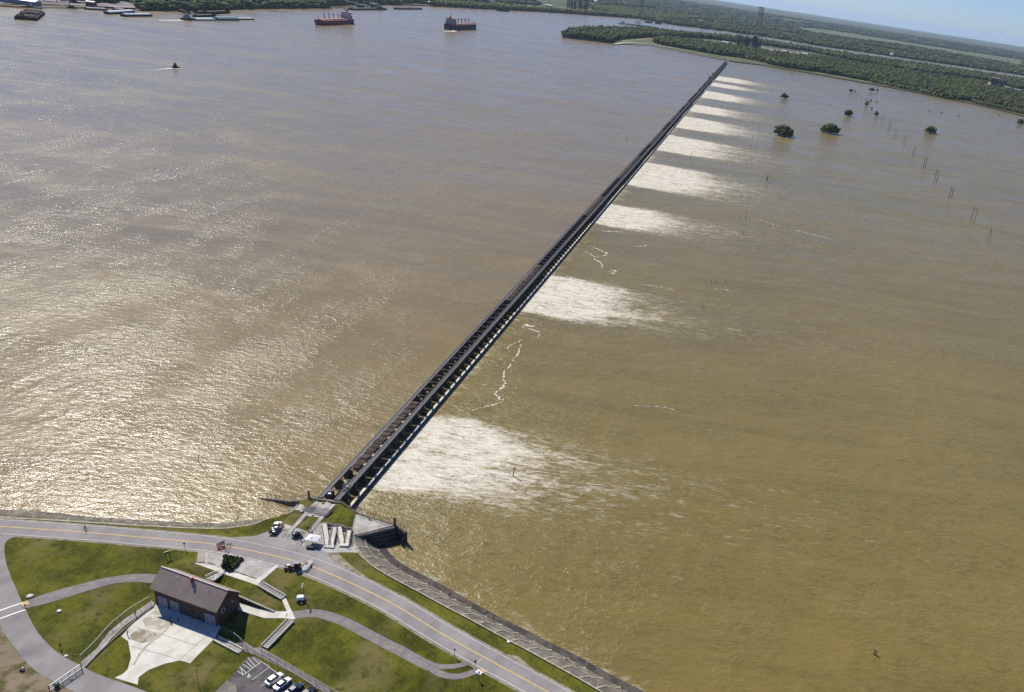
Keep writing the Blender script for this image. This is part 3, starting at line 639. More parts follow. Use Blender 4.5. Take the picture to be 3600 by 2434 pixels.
# ---------------------------------------------------------------- crowns (one mesh of many)
def ico(sub):
    bm = bmesh.new(); bmesh.ops.create_icosphere(bm, subdivisions=sub, radius=1); bm.verts.ensure_lookup_table()
    v = np.array([x.co[:] for x in bm.verts]); f = np.array([[q.index for q in x.verts] for x in bm.faces]); bm.free(); return v, f
ICO = {1: ico(1), 2: ico(2)}
def crowns(name, C, Rr, Hh, m, sub=1, jit=.22, var=None, parent=None, base=0.):
    bv, bf = ICO[sub]; N = len(C)
    if N == 0: return None
    j = 1 + RNG.uniform(-jit, jit, (N, len(bv), 1)); V = bv[None] * j
    V = V * np.stack([Rr * RNG.uniform(.85, 1.15, N), Rr * RNG.uniform(.85, 1.15, N), Hh / 2], -1)[:, None]
    V = V + np.concatenate([C[:, :2], (C[:, 2] + Hh / 2 + base)[:, None]], 1)[:, None]
    F = bf[None] + (np.arange(N) * len(bv))[:, None, None]
    v = V.reshape(-1, 3); f = F.reshape(-1, 3)
    me = bpy.data.meshes.new(name); me.vertices.add(len(v)); me.vertices.foreach_set('co', v.ravel())
    me.loops.add(f.size); me.loops.foreach_set('vertex_index', f.ravel()); me.polygons.add(len(f))
    me.polygons.foreach_set('loop_start', np.arange(len(f)) * 3); me.polygons.foreach_set('loop_total', np.full(len(f), 3)); me.materials.append(m); me.update(calc_edges=True)
    va = RNG.uniform(0, 1, N) if var is None else var
    a = me.attributes.new('var', 'FLOAT', 'POINT'); a.data.foreach_set('value', np.repeat(va, len(bv)).astype('f'))
    o = bpy.data.objects.new(name, me); COL.objects.link(o); o.parent = parent; return o
def inpoly(P, poly):
    x, y = P[:, 0], P[:, 1]; r = np.zeros(len(P), bool); q = poly[-1]
    for p in poly:
        c = ((p[1] > y) != (q[1] > y)) & (x < (q[0] - p[0]) * (y - p[1]) / ((q[1] - p[1]) + 1e-12) + p[0]); r ^= c; q = p
    return r
def scatter(poly, sp, holes=()):
    a = np.array(poly); lo_, hi_ = a.min(0), a.max(0)
    X, Y = np.meshgrid(np.arange(lo_[0], hi_[0], sp), np.arange(lo_[1], hi_[1], sp))
    P = np.stack([X.ravel(), Y.ravel()], -1) + RNG.uniform(-.5, .5, (X.size, 2)) * sp; k = inpoly(P, poly)
    for h in holes: k &= ~inpoly(P, h)
    return P[k]
def wood(name, poly, sp, r, h, m=None, sub=1, holes=(), lo_=0., hi_=1., thin=0., z=1.):
    P = scatter(poly, sp, holes)
    if thin: P = P[RNG.uniform(0, 1, len(P)) > thin]
    n = len(P)
    if not n: return
    C = np.concatenate([P, (z + zc(P[:, 0], P[:, 1]))[:, None]], 1); v = .5 + .5 * np.sin(P[:, 0] / 47 + 2 * np.sin(P[:, 1] / 61)) * np.cos(P[:, 1] / 90)
    v = lo_ + (hi_ - lo_) * np.clip(v * .4 + RNG.uniform(-.1, .75, n), 0, 1)
    o = crowns(name, C, r * RNG.uniform(.6, 1.6, n), h * RNG.uniform(.5, 1.4, n), m or M_FOREST, sub, .3, v)
    tag(o, kind='stuff'); return o
E_IN = c0(3600, 400) 
WA = GF(c0(1977, 132, 2080, 144, 2150, 153, 2170, 146, 2185, 141, 2270, 134, 2410, 134, 2500, 139, 2560, 148, 2640, 150, 2600, 139, 2403, 123, 2250, 108, 2070, 110, 1985, 121))
WB = GF(c0(2295, 150, 2320, 159, 2420, 178, 2470, 186, 2540, 198, 2600, 205, 2682, 222, 2708, 230, 2786, 244, 2889, 258, 3000, 278, 3065, 289, 3219, 320, 3317, 345, 3413, 359, 3516, 382, 3600, 402)) + [(1500, 1850), (2600, 1200), (3600, 3200)] + GF(c0(3600, 338, 3552, 328, 3478, 316, 3455, 297, 3336, 282, 3284, 274, 3165, 256, 3116, 249, 2992, 229, 2889, 210, 2798, 203, 2708, 192, 2630, 179, 2558, 172, 2450, 155, 2380, 146, 2310, 144))
WC = GF(c0(2650, 158, 2700, 163, 2790, 176, 2850, 184, 2992, 214, 3116, 238, 3284, 262, 3465, 284, 3600, 318)) + [(3600, 3600), (3900, 4700)] + GF(c0(3600, 286, 3320, 243, 3203, 226, 3072, 208, 2893, 183, 2719, 153, 2660, 146))
wood('woodland', WA, 9.5, 7, 15, hi_=.75); wood('woodland', WB, 9.5, 7, 14.5, hi_=.8); wood('woodland', WC, 12, 8, 13, hi_=.9)
# bright fringe of willows along the water and lighter front trees
for pl, mm in ((c0(1978, 132, 2085, 142, 2150, 152, 2150, 149, 2085, 139, 1982, 129), M_LEAFL), (c0(3230, 326, 3330, 348, 3410, 358, 3410, 354, 3330, 342, 3236, 321), M_LEAFL), (c0(3420, 364, 3600, 404, 3600, 396, 3420, 358), M_LEAF), (c0(3060, 291, 3220, 324, 3222, 320, 3062, 287), M_LEAFL), (c0(2620, 209, 2680, 222, 2682, 218, 2620, 205), M_LEAFL)):
    wood('willow_scrub', GF(pl), 6.5, 4.5, 8, mm, sub=1)
# opposite bank
for pl in (c0(485, 38, 620, 37, 760, 36, 900, 31, 1000, 30, 1156, 28, 1156, 24, 1000, 22, 760, 20, 600, 20, 500, 24), c0(255, 17, 300, 15, 400, 17, 405, 9, 330, 4, 200, 2), c0(900, 18, 1150, 12, 1420, 8, 1480, 14, 1400, 18, 1300, 16, 1150, 22), c0(1510, 22, 1650, 30, 1800, 37, 1900, 42, 2090, 55, 2240, 65, 2240, 60, 2090, 48, 1900, 36, 1780, 27, 1650, 22, 1540, 17), c0(2060, 20, 2300, 50, 2500, 70, 2300, 70, 2200, 58, 2100, 42)):
    wood('bank_woodland', GF(pl), 9, 7, 14, M_LEAF if RNG.random() > .5 else M_FOREST, lo_=.05)
wood('willow_scrub', GF(c0(490, 39, 620, 38, 760, 37, 900, 31, 1150, 29, 1150, 27, 900, 29, 620, 35, 490, 36)), 6, 4.5, 8, M_LEAFL)
MARSH = GF(c0(2755, 93, 2880, 103, 3000, 120, 3200, 152, 3400, 183, 3600, 213, 3600, 238, 3500, 218, 3350, 190, 3170, 160, 3000, 139, 2870, 119))
farpoly('marsh_grass', MARSH, two('marsh_grass', (.085, .105, .050), (.12, .135, .070), .003), 3.2, 300)
FIELD1 = GF(c0(2060, 35, 2240, 52, 2330, 66, 2250, 64, 2150, 55, 2060, 48))
farpoly('bank_meadow', FIELD1, M_SHORE, 3.0)
CLR = [GF(c0(2255, 45, 2300, 47, 2345, 56, 2340, 59, 2290, 52, 2250, 48)), GF(c0(2480, 50, 2540, 54, 2560, 60, 2500, 57)), GF(c0(2700, 60, 2800, 72, 2900, 88, 2900, 92, 2790, 77, 2700, 65)), GF(c0(3180, 132, 3320, 156, 3420, 170, 3420, 174, 3300, 157, 3180, 137)), GF(c0(3040, 160, 3150, 178, 3260, 196, 3255, 201, 3140, 184, 3040, 165)), GF(c0(2390, 60, 2470, 72, 2530, 84, 2500, 84, 2440, 75, 2385, 65)), GF(c0(3320, 205, 3370, 208, 3368, 211, 3320, 209)), GF(c0(2050, 14, 2200, 24, 2330, 34, 2330, 37, 2200, 29, 2050, 18)), GF(c0(2610, 92, 2740, 112, 2830, 128, 2825, 133, 2730, 118, 2610, 97))]
for i_, q_ in enumerate(CLR): farpoly('clearing', q_, two('clearing_grass', (.12, .13, .055), (.19, .18, .10), .004) if i_ % 2 else M_SHORE, 3.1, 300)
for y0_, y1_, sp, r_, h_ in ((4200, 6500, 27, 17, 13), (6500, 9500, 42, 27, 13), (9500, 14500, 75, 48, 14)):
    k0 = (AZ > R(-48)) & (AZ < R(22)); azk = AZ[k0][::6]; rk = np.interp(azk, AZ, R0) + 60
    inner = [(max(a, y0_ if y0_ > 4300 else 0) * math.sin(t), max(a, y0_ if y0_ > 4300 else 0) * math.cos(t)) for t, a in zip(azk, rk)]
    outer = [(y1_ * math.sin(t), y1_ * math.cos(t)) for t in azk]
    if y0_ == 4200:   # begin at the bank only where it lies beyond the peninsula
        k1 = azk > R(-13.5); inner = [p for p, k in zip(inner, k1) if k]; outer = [p for p, k in zip(outer, k1) if k]
    wood('far_woodland', inner + outer[::-1], sp, r_, h_, holes=[MARSH, FIELD1] + CLR, thin=.12, lo_=.0, hi_=.8)
INL = GF(c0(0, 8, 300, 1, 700, 6, 900, 8, 1300, 4, 1480, 8, 1900, 25, 2050, 30)); 
wood('far_woodland', [gf(0, 0), gf(1900, 22), (-3000, 9500), (-7000, 7000), (-6500, 3500)], 45, 28, 13, thin=.25, lo_=.0, hi_=.8, z=2.5)
# peninsula open ground
farpoly('levee_turf', GF(c0(2163, 156, 2233, 158, 2287, 160, 2365, 174, 2450, 192, 2539, 210, 2580, 217, 2700, 231, 2874, 262, 3072, 297, 3196, 320, 3234, 327, 3219, 319, 3000, 277, 2889, 257, 2786, 243, 2682, 221, 2600, 204, 2540, 196, 2420, 177, 2320, 158, 2295, 149, 2310, 143, 2450, 152, 2558, 168, 2560, 149, 2410, 133, 2270, 133, 2185, 140)), M_SHORE, 1.5)
farpoly('industrial_yard', GF(c0(2540, 164, 2630, 174, 2708, 188, 2798, 199, 2889, 206, 2992, 226, 3116, 247, 3284, 272, 3455, 295, 3478, 314, 3600, 334, 3600, 322, 3465, 288, 3284, 266, 3116, 241, 2992, 219, 2850, 192, 2760, 180, 2660, 164, 2560, 158)), M_DIRTF, 1.9)
def farline(name, pl, wd, m, z, kind='structure'):
    p = smooth(GF(pl)); mb = MB()
    for (a, b), (c, d_) in zip(zip(off(p, wd / 2)[:-1], off(p, wd / 2)[1:]), zip(off(p, -wd / 2)[:-1], off(p, -wd / 2)[1:])):
        mb.add([(*q, z + zc(*q)) for q in (a, b, d_, c)], [(0, 3, 2, 1)])
    o = mb.build(name, m); o.data.update(); tag(o, kind=kind); return o
farline('levee_path', c0(2160, 157, 2200, 152, 2240, 153, 2290, 158, 2350, 168, 2440, 183), 9, M_CONCL, 2.1)
farline('levee_path', c0(2460, 189, 2560, 206, 2640, 217, 2740, 231, 2800, 240), 5, M_CONC, 2.1); farline('levee_path', c0(2780, 237, 2900, 262, 3000, 282, 3070, 294), 4, M_CONC, 2.1)
farline('mud_bank', c0(2233, 160, 2287, 162, 2365, 177, 2450, 194, 2539, 211), 9, M_DIRT, 1.7); farline('mud_bank', c0(0, 23, 74, 26, 232, 28, 300, 29), 10, M_DIRT, 2.7)
farline('mud_bank', c0(2580, 218, 2700, 232, 2874, 263, 3072, 298, 3196, 321, 3416, 364, 3600, 409), 5, M_DIRT, 1.7)
farline('far_road', c0(0, 13, 60, 15, 140, 15, 220, 17), 12, M_DIRTF, 3.2); farline('far_road', c0(0, 6, 120, 9, 240, 14), 10, M_DIRTF, 3.3)
farpoly('industrial_yard', GF(c0(0, 20, 100, 21, 230, 24, 330, 28, 480, 34, 470, 22, 420, 8, 300, 5, 100, 2, 0, 2)), M_DIRTF, 2.9)
farpoly('bank_turf', GF(c0(0, 17, 0, 21, 140, 23, 220, 22, 140, 18)), M_SHORE, 3.1)
farpoly('bank_turf', GF(c0(1180, 8, 1280, 14, 1500, 22, 1560, 22, 1480, 12, 1300, 4)), M_SHORE, 3.1)
farpoly('industrial_yard', GF(c0(1500, 10, 1700, 22, 1900, 33, 2080, 45, 2080, 36, 1900, 24, 1700, 12, 1560, 4)), M_DIRTF, 3.0)
farline('mud_bank', c0(2000, 27, 2200, 52), 1, M_DIRTF, 3.2)
farline('gravel_spit', c0(2170, 148, 2230, 143, 2320, 136, 2400, 134), 12, M_DIRT, 1.9)

# ---------------------------------------------------------------- weir
WX1, WX2, GX1, GX2 = -133.7, -132.05, -127.75, -126.1
DT = 4.5
dam = thing('spillway_weir', 'long dark timber and concrete spillway weir with two parallel walkways crossing the flooded water', 'spillway', ((WX1 + GX2) / 2, DY0, 0))
OX, OY = dam.location.x, dam.location.y
def damb(name, mb, m): return mb.build(name, m, dam)
def wk(x0, x1, nm):
    L = DY1 - DY0; mb = MB().box(x0 - OX, x1 - OX, 0, L, DT - .25, DT); o = damb(nm, mb, M_DECK)
    for a, b in ((x0, x0 + .14), (x1 - .14, x1)): MB().box(a - OX, b - OX, 0, L, DT + .003, DT + .16).build('edge_rail', M_RAIL, o)
    MB().box(x0 + .35 - OX, x0 + .43 - OX, 0, L, DT + .003, DT + .07).box(x1 - .43 - OX, x1 - .35 - OX, 0, L, DT + .003, DT + .07).build('track_rail', M_DARK, o)
    MB().box(x0 - .05 - OX, x0 + .2 - OX, -.01, L + .01, DT - .55, DT - .26).box(x1 - .2 - OX, x1 + .05 - OX, -.01, L + .01, DT - .55, DT - .26).build('girder', M_DARK, o)
    return o
wk(WX1, WX2, 'upstream_walkway'); wk(GX1, GX2, 'downstream_walkway')
damb('weir_sill', MB().box(-132.6 - OX, -128.0 - OX, 0, DY1 - DY0, -4, -.35), M_CONCD)
def series(name, make, idx, m):
    near, far = idx[:100], idx[100:]; o0 = None
    for n_ in near:
        if o0 is None: o0 = damb(name, make(MB(), 0), m); o = o0
        else: o = o0.copy(); COL.objects.link(o); o.parent = dam
        o.location = (0, bayY(n_) - OY, 0)
    if far:
        mb = MB()
        for n_ in far: make(mb, bayY(n_) - OY)
        tag(damb(name, mb, m), kind='stuff')
def mk_pier(mb, y):
    mb.add([(-134.5 - OX, y - .1, -4), (-133.9 - OX, y - .38, -4), (-133.9 - OX, y + .38, -4), (-134.5 - OX, y - .1, 2.4), (-133.9 - OX, y - .38, 3.3), (-133.9 - OX, y + .38, 3.3)], [(0, 1, 4, 3), (0, 3, 5, 2), (3, 4, 5)])
    return mb.box(-133.9 - OX, -131.1 - OX, y - .38, y + .38, -4, 3.3).box(-131.1 - OX, -127.6 - OX, y - .3, y + .3, -4, 1.6).box(-127.6 - OX, -125.6 - OX, y - .3, y + .3, -4, .35) \
        .box(-127.5 - OX, -126.3 - OX, y - .25, y + .25, .351, 3.54).box(-133.5 - OX, -132.2 - OX, y - .25, y + .25, 3.301, 3.54)
series('pier', mk_pier, list(range(NB0 + 1, NB)), two('pier_concrete', (.06, .052, .035), (.13, .115, .075), .8))
closed = [n_ for n_ in range(NB0, NB) if not any(a <= n_ < b for a, b in RUNS)]
series('cross_beam', lambda mb, y: mb.box(WX2 + .06 - OX, GX1 - .06 - OX, y - .14, y + .12, 3.95, 4.22), list(range(NB0 + 1, NB)), mat('beam_rust', (.13, .10, .085), .8, .2))
def mk_needles(mb, y):
    for i in range(6):
        a, b = y + .42 + i * 1.01, y + .42 + i * 1.01 + .97; x0, x1 = -131.75 - OX, -129.0 - OX
        mb.add([(x0, a, -.6), (x0, b, -.6), (x1, b, 3.9), (x1, a, 3.9), (x0 + .2, a, -.8), (x0 + .2, b, -.8), (x1 + .2, b, 3.75), (x1 + .2, a, 3.75)],
               [(0, 1, 2, 3), (7, 6, 5, 4), (3, 2, 6, 7), (0, 3, 7, 4), (1, 5, 6, 2)])
    return mb
series('needle_panel', mk_needles, closed, M_BLACK)
# water spilling through the opened bays
mb = MB()
for a, b in RUNS: mb.add([(-132, bayY(a), .02), (-132, bayY(b), .02), (-130, bayY(b), -.1), (-130, bayY(a), -.1), (-128.2, bayY(b), -.78), (-128.2, bayY(a), -.78)], [(0, 3, 2, 1), (3, 5, 4, 2)])
tag(mb.build('spilling_water', two('spill_foam', (.55, .52, .42), (.35, .30, .18), .7)), kind='structure')
# lifted timbers laid over each opened bay
ORD = 'first second third fourth fifth sixth seventh eighth ninth tenth eleventh twelfth thirteenth fourteenth fifteenth sixteenth seventeenth eighteenth'.split()
protos = []
def stack_mesh(v):
    mb = MB(); rr_ = random.Random(v); y = .25
    while y < BAY - .45:
        w_ = rr_.uniform(.24, .34); z = rr_.choice((0, .0, .02)); dx = rr_.uniform(-.1, .1)
        mb.box(-1.62 + dx, 1.45 + dx, y, y + w_ - .03, z, z + .28)
        if rr_.random() < .45: mb.box(-1.5 + dx, 1.3 + dx, y + .02, y + w_ - .02, z + .285, z + .5)
        y += w_ + (.0 if rr_.random() < .85 else .12)
    return mb
for v in range(4):
    t = thing('timber_stack', 'x', 'timber stack', (0, 0, -50)); stack_mesh(v).build('timber', M_WOOD, t)
    MB().box(-1.75, -1.45, .2, BAY - .5, -.12, -.005).build('batten', M_WOODL, t)
    e = MB().box(-1.78, -1.66, .3 + v * .3, BAY - .6 - v * .5, .0, .34); e.build('end_board', M_WOODL, t); protos.append(t)
used = [False] * 4
for ri, (a, b) in enumerate(RUNS):
    for n_ in range(a, b):
        v = random.randrange(4); o = copy_tree(protos[v]) if used[v] else protos[v]; used[v] = True
        o.location = (-130.15, bayY(n_), 4.36)
        tag(o, f'timbers over the {ORD[n_ - a]} bay of the {ORD[ri]} opened weir stretch, from the near end', 'timber stack', 'timber stacks laid across the opened bays of the weir')

# ---------------------------------------------------------------- abutment, walls, fences
def rel(o, pts): return [(p[0] - o.location.x, p[1] - o.location.y, (p[2] if len(p) > 2 else 0) - o.location.z) for p in pts]
def wall3(name, label, pts, th, zb, m, cat='wall', lean=0., cap=None):
    """pts: (x,y,ztop)"""
    t = thing(name, label, cat, (pts[0][0], pts[0][1], 0)); mb = MB(); q = rel(t, pts); xy = [(a[0], a[1]) for a in q]; L_, R_ = off(xy, th / 2), off(xy, -th / 2)
    for i in range(len(q) - 1):
        mb.add([(*L_[i], zb), (*L_[i + 1], zb), (*R_[i + 1], zb), (*R_[i], zb), (*L_[i], q[i][2]), (*L_[i + 1], q[i + 1][2]), (*R_[i + 1], q[i + 1][2]), (*R_[i], q[i][2])],
               [(0, 1, 2, 3), (7, 6, 5, 4), (0, 4, 5, 1), (2, 6, 7, 3)] + ([(0, 3, 7, 4)] if i == 0 else []) + ([(1, 5, 6, 2)] if i == len(q) - 2 else []))
    mb.build('wall_body', m, t)
    if cap:
        mb = MB()
        for a, b in zip(q[:-1], q[1:]): mb.beam((a[0], a[1], a[2] + .06), (b[0], b[1], b[2] + .06), th + .12, .12)
        mb.build('coping', cap, t)
    return t
def link_mat():
    m = NT('chain_link'); tr = m.n('BsdfTransparent'); mx = m.n('MixShader'); mx.inputs[0].default_value = .22
    m.b.inputs['Base Color'].default_value = (.16, .13, .11, 1); m.l(tr.outputs[0], mx.inputs[1]); m.l(m.b.outputs[0], mx.inputs[2]); m.l(mx.outputs[0], m.N['Material Output'].inputs[0]); return m.mat
M_LINK = link_mat()
def fence(name, label, pts, h=1.8, sp=3., m=M_RUST, mesh=True, rails=(1.,), r=.045, cat='fence', group=None, rr_=None):
    t = thing(name, label, cat, pts[0], 0, group); q = rel(t, pts); n = max(1, round(length(q) / sp)); L = [0]
    for a, b in zip(q[:-1], q[1:]): L.append(L[-1] + math.hypot(b[0] - a[0], b[1] - a[1]))
    P = []
    for i in range(n + 1):
        s_ = L[-1] * i / n; j = max(k for k in range(len(L) - 1) if L[k] <= s_ + 1e-6) if s_ < L[-1] else len(L) - 2; u = (s_ - L[j]) / (L[j + 1] - L[j])
        P.append(tuple(q[j][k] * (1 - u) + q[j + 1][k] * u for k in range(3)))
    o0 = None
    for p in P:
        if o0 is None: o0 = MB().tube((0, 0, -.1), (0, 0, h), r).build('post', m, t); o = o0
        else: o = o0.copy(); COL.objects.link(o); o.parent = t
        o.location = p
    for f in rails:
        mb = MB()
        for a, b in zip(P[:-1], P[1:]): mb.tube((a[0], a[1], a[2] + h * f), (b[0], b[1], b[2] + h * f), rr_ or r * .8, n=4)
        mb.build('rail', m, t)
    if mesh:
        mb = MB()
        for a, b in zip(P[:-1], P[1:]): mb.add([(a[0], a[1], a[2] + .05), (b[0], b[1], b[2] + .05), (b[0], b[1], b[2] + h * .98), (a[0], a[1], a[2] + h * .98)], [(0, 1, 2, 3)])
        mb.build('wire_mesh', M_LINK, t)
    return t
def G3(pl, z): return [(*g(p[0], p[1], z), z) for p in pl]
def T3(pl, dz=0.): return [(lambda q: (q[0], q[1], q[2] + dz))(at(*p)) for p in pl]
def ptz(p, z): return (*g(p[0][0], p[0][1], z), z)
wall3('abutment_wall', 'concrete end wall carrying the near ends of the two walkways', [(-136.5, DY0 - .35, DT - .27), (-125.2, DY0 - .35, DT - .27)], .9, -4, M_CONCD)
wr = [(-125.2, DY0 - .4, 4.2), ptz(c6(600, 480), 4.2), ptz(c6(780, 612), 4.0), ptz(c6(1110, 738), 3.95), ptz(c6(1380, 815), 3.9), ptz(c6(1620, 885), 3.9), ptz(c6(1860, 1060), 3.0)]
wall3('wing_wall', 'brown stained concrete wing wall beside the viewing platform', wr, .7, -4, mat('stained_concrete', (.085, .06, .045), .9, .3))
fence('boundary_fence', 'tall rusty chain link fence on the wall beside the viewing platform', wr[2:6], 2.4, 2.7, M_RUST, rails=(1., .05))
fence('boundary_fence', 'short rusty chain link fence running down to the end pier by the platform', [wr[5], wr[6]], 2.4, 2.2, M_RUST, rails=(1., .05))
fence('boundary_fence', 'low dark fence between the weir and the grassy mound', [wr[0], wr[1], wr[2]], 1.1, 2.5, M_RUST, rails=(1., .5), mesh=False)
for p, lb in ((wr[5], 'tall square post where the two platform fences meet'), (wr[6], 'dark concrete end pier standing in the water past the viewing platform')):
    hh = 2.9 if p is wr[5] else .6
    t = thing('end_pier', lb, 'pier', (p[0], p[1], 0)); MB().box(-.28, .28, -.28, .28, -4, p[2] + hh).build('shaft', M_RUST, t); MB().box(-.36, .36, -.36, .36, p[2] + hh + .003, p[2] + hh + .12).build('cap', M_DARK, t)
e0 = ptz(c6(1690, 1095), 0.); wall3('landing_ledge', 'narrow pale ledge at the waterline below the short rusty fence', [(*e0[:2], .1), (*g(*c6(1800, 1180)[0], 0.), .1)], .8, -3, M_CONCL)
wlp = [(-136.3, DY0 - .2, 4.3), ptz(c7(1700, 690), 2.7), ptz(c7(1350, 700), 1.4), ptz(c7(950, 655), .5), ptz(c7(620, 620), .15)]
wall3('wing_wall', 'sloping wing wall sinking into the river left of the weir', wlp, .5, -4, M_CONCD)
fence('boundary_fence', 'rusty fence running down into the river left of the weir', wlp, 2.0, 3.2, M_RUST, rails=(1., .04))
p = wlp[0]; t = thing('end_pier', 'tall brown post at the riverside corner of the weir', 'pier', (p[0] - .3, p[1], 0)); MB().box(-.2, .2, -.2, .2, 1, 6.8).build('shaft', M_RUST, t); MB().box(-.3, .3, -.3, .3, 6.803, 6.9).build('cap', M_DARK, t)
# stepped wall down from platform
pA, pB = g(*c6(700, 1108)[0], 3.8), g(*c6(1600, 900)[0], 3.8); dv = Vector((pB[0] - pA[0], pB[1] - pA[1])).normalized(); nv = Vector((dv.y, -dv.x))
st = thing('stepped_wall', 'stepped concrete wall in dark painted shade dropping from the viewing platform to the water', 'wall', (pA[0], pA[1], 0)); LL = math.hypot(pB[0] - pA[0], pB[1] - pA[1])
for k in range(4):
    a = Vector((0, 0)) + nv * (k * .95); c_ = a + dv * LL; b_ = c_ + nv * .95; d_ = a + nv * .95; zt = 3.72 - k * 1.0
    MB().prism([(a.x, a.y), (c_.x, c_.y), (b_.x, b_.y), (d_.x, d_.y)], -4, zt).build('step', M_WET_SHADE if k else M_CONCD, st)  # shade on the lower steps is put into their dark colour
fence('handrail', 'steel handrail along the stepped edge of the viewing platform', [(*g(*c6(*q)[0], 3.9), 3.87) for q in ((720, 1085), (1200, 965), (1560, 890))], 1.05, 2.2, M_DARK, mesh=False, rails=(1., .5), r=.03, cat='railing')
fence('handrail', 'steel handrail between the grassy mound and the viewing platform', [(*g(*c6(*q)[0], 3.9), 3.87) for q in ((790, 665), (745, 860), (705, 1060))], 1.05, 2.2, M_DARK, mesh=False, rails=(1., .5), r=.03, cat='railing')
# track strips on the bank
for (x0, x1), lb in (((WX1, WX2), 'left concrete track strip running from the upstream walkway over the bank'), ((GX1, GX2), 'right concrete track strip running from the downstream walkway over the bank')):
    yb = 216.5 if x0 == WX1 else 214.; z0 = 4.3
    P = [(x0, yb), (x1, yb), (x1, DY0 - .8), (x0, DY0 - .8)]; drape('track_strip', P, M_CONC, .12)
    for xx in (x0 + .12, x1 - .12): tag(line([(xx, yb - 2), (xx, DY0 - .8)], .14, .17, MB()).build('track_groove', M_DARK), kind='structure')
drape('abutment_apron', [(WX2, 226.5), (GX1 + .3, 226.3), (GX1, DY0 - .8), (WX2, DY0 - .8)], M_CONC, .09)
drape('road_plate', c8(1238, 45, 1500, 10, 1830, 70, 1995, 150, 1905, 245, 1830, 290, 1640, 250, 1400, 180, 1232, 150), M_DECK, .19, world=False)
drape('abutment_apron', c7(1500, 810, 1700, 800, 1690, 960, 1450, 900, 1380, 880), M_CONC, .06, world=False)
drape('abutment_apron', c7(1380, 740, 1680, 655, 1540, 800, 1460, 850, 1250, 880, 1180, 920), M_CONCD, .07, world=False)
t = thing('timber_pile', 'dark timber baulk lying at the right end of the road plate', 'timber pile', at(*c8(1910, 200)[0])); a, b = at(*c8(1840, 290)[0]), at(*c8(1975, 140)[0])
mb = MB(); q = rel(t, [a, b]); mb.beam((q[0][0], q[0][1], .25), (q[1][0], q[1][1], .25), .9, .5); mb.build('baulk', M_BLACK, t)
def brick_small(px, lb):
    x, y, z = at(*px[0]); t = thing('concrete_block', lb, 'block', (x, y, z)); MB().tbox((0, 0), (.8, .6), (.7, .5), .5).build('block_body', M_CONCL, t)
brick_small(c8(1500, 250), 'small pale block just below the dark road plate'); brick_small(c8(1195, 160), 'small dark topped block at the left end of the road plate')
# wheelchair ramps
ramp = thing('access_ramp', 'pale concrete switchback access ramp folded like a letter W below the grassy mound', 'ramp', (*g(*c6(400, 1100)[0], 4.), 3.9))
def rq(pl, z): return [(*g(x, y, z), z) for x, y in pl]
def ramp_run(a, b, w0, w1, za, zb_):
    """strip from image point a (top) to b (bottom)"""
    pa, pb = g(*a, za), g(*b, zb_); d_ = Vector((pb[0] - pa[0], pb[1] - pa[1])).normalized(); n_ = Vector((-d_.y, d_.x)); mb = MB(); o = ramp.location
    V = []
    for p_, z_ in ((pa, za), (pb, zb_)):
        for s_ in (-.75, .75):
            x_, y_ = p_[0] + n_.x * s_ - o.x, p_[1] + n_.y * s_ - o.y; V += [(x_, y_, -.6), (x_, y_, z_ - o.z)]
    mb.add(V, [(0, 1, 5, 4), (2, 6, 7, 3), (1, 3, 7, 5), (0, 2, 3, 1), (4, 5, 7, 6)]); f = mb.build('ramp_run', M_CONCL, ramp)
    for s_ in (-.8, .8):
        r_ = MB(); A = (pa[0] + n_.x * s_ - o.x, pa[1] + n_.y * s_ - o.y, za - o.z); B = (pb[0] + n_.x * s_ - o.x, pb[1] + n_.y * s_ - o.y, zb_ - o.z)
        r_.beam((A[0], A[1], A[2] + .08), (B[0], B[1], B[2] + .08), .14, .35)
        r_.build('curb', M_CONC, ramp)
        r_ = MB(); N_ = 5
        for k in range(N_ + 1):
            u = k / N_; c = [A[i] * (1 - u) + B[i] * u for i in range(3)]; r_.tube(c, (c[0], c[1], c[2] + 1.0), .03, n=5)
        for hh in (1., .55): r_.tube((A[0], A[1], A[2] + hh), (B[0], B[1], B[2] + hh), .035, n=5)
        r_.build('handrail', M_DARK, ramp)
ramp_run(c6(115, 860)[0], c6(185, 1300)[0], 1, 1, 4.9, 4.35); ramp_run(c6(345, 930)[0], c6(262, 1300)[0], 1, 1, 4.75, 4.3)
ramp_run(c6(425, 925)[0], c6(495, 1260)[0], 1, 1, 4.7, 4.25); ramp_run(c6(655, 960)[0], c6(590, 1270)[0], 1, 1, 4.5, 4.15)
for pl in (c6(110, 1300, 330, 1300, 320, 1365, 110, 1350), c6(440, 1262, 650, 1262, 630, 1325, 440, 1320)):
    q = [g(x, y, 4.3) for x, y in pl]; MB().prism([(a[0] - ramp.location.x, a[1] - ramp.location.y) for a in q], -.5, .42).build('landing', M_CONCL, ramp)
wm = [ptz(c6(*q), 4.9) for q in ((140, 828), (285, 872), (460, 872), (580, 942), (700, 948))]
wall3('retaining_wall', 'low dark edged retaining wall holding the grassy mound above the W shaped ramp', wm, .35, 3., M_CONCL, cap=M_DARK)
wall3('retaining_wall', 'low dark wall inside the left fold of the W shaped ramp', [ptz(c6(150, 900), 4.6), ptz(c6(295, 965), 4.5)], .3, 3., M_DARK)
wall3('retaining_wall', 'low dark wall inside the right fold of the W shaped ramp', [ptz(c6(480, 960), 4.5), ptz(c6(610, 1000), 4.4)], .3, 3., M_DARK)
fence('handrail', 'steel handrail left of the W shaped ramp behind the white canopy', [(*g(*c6(*q)[0], 4.), 3.95) for q in ((60, 960), (0, 1130), (20, 1230))], 1.0, 1.6, M_DARK, mesh=False, rails=(1., .5), r=.03, cat='railing')
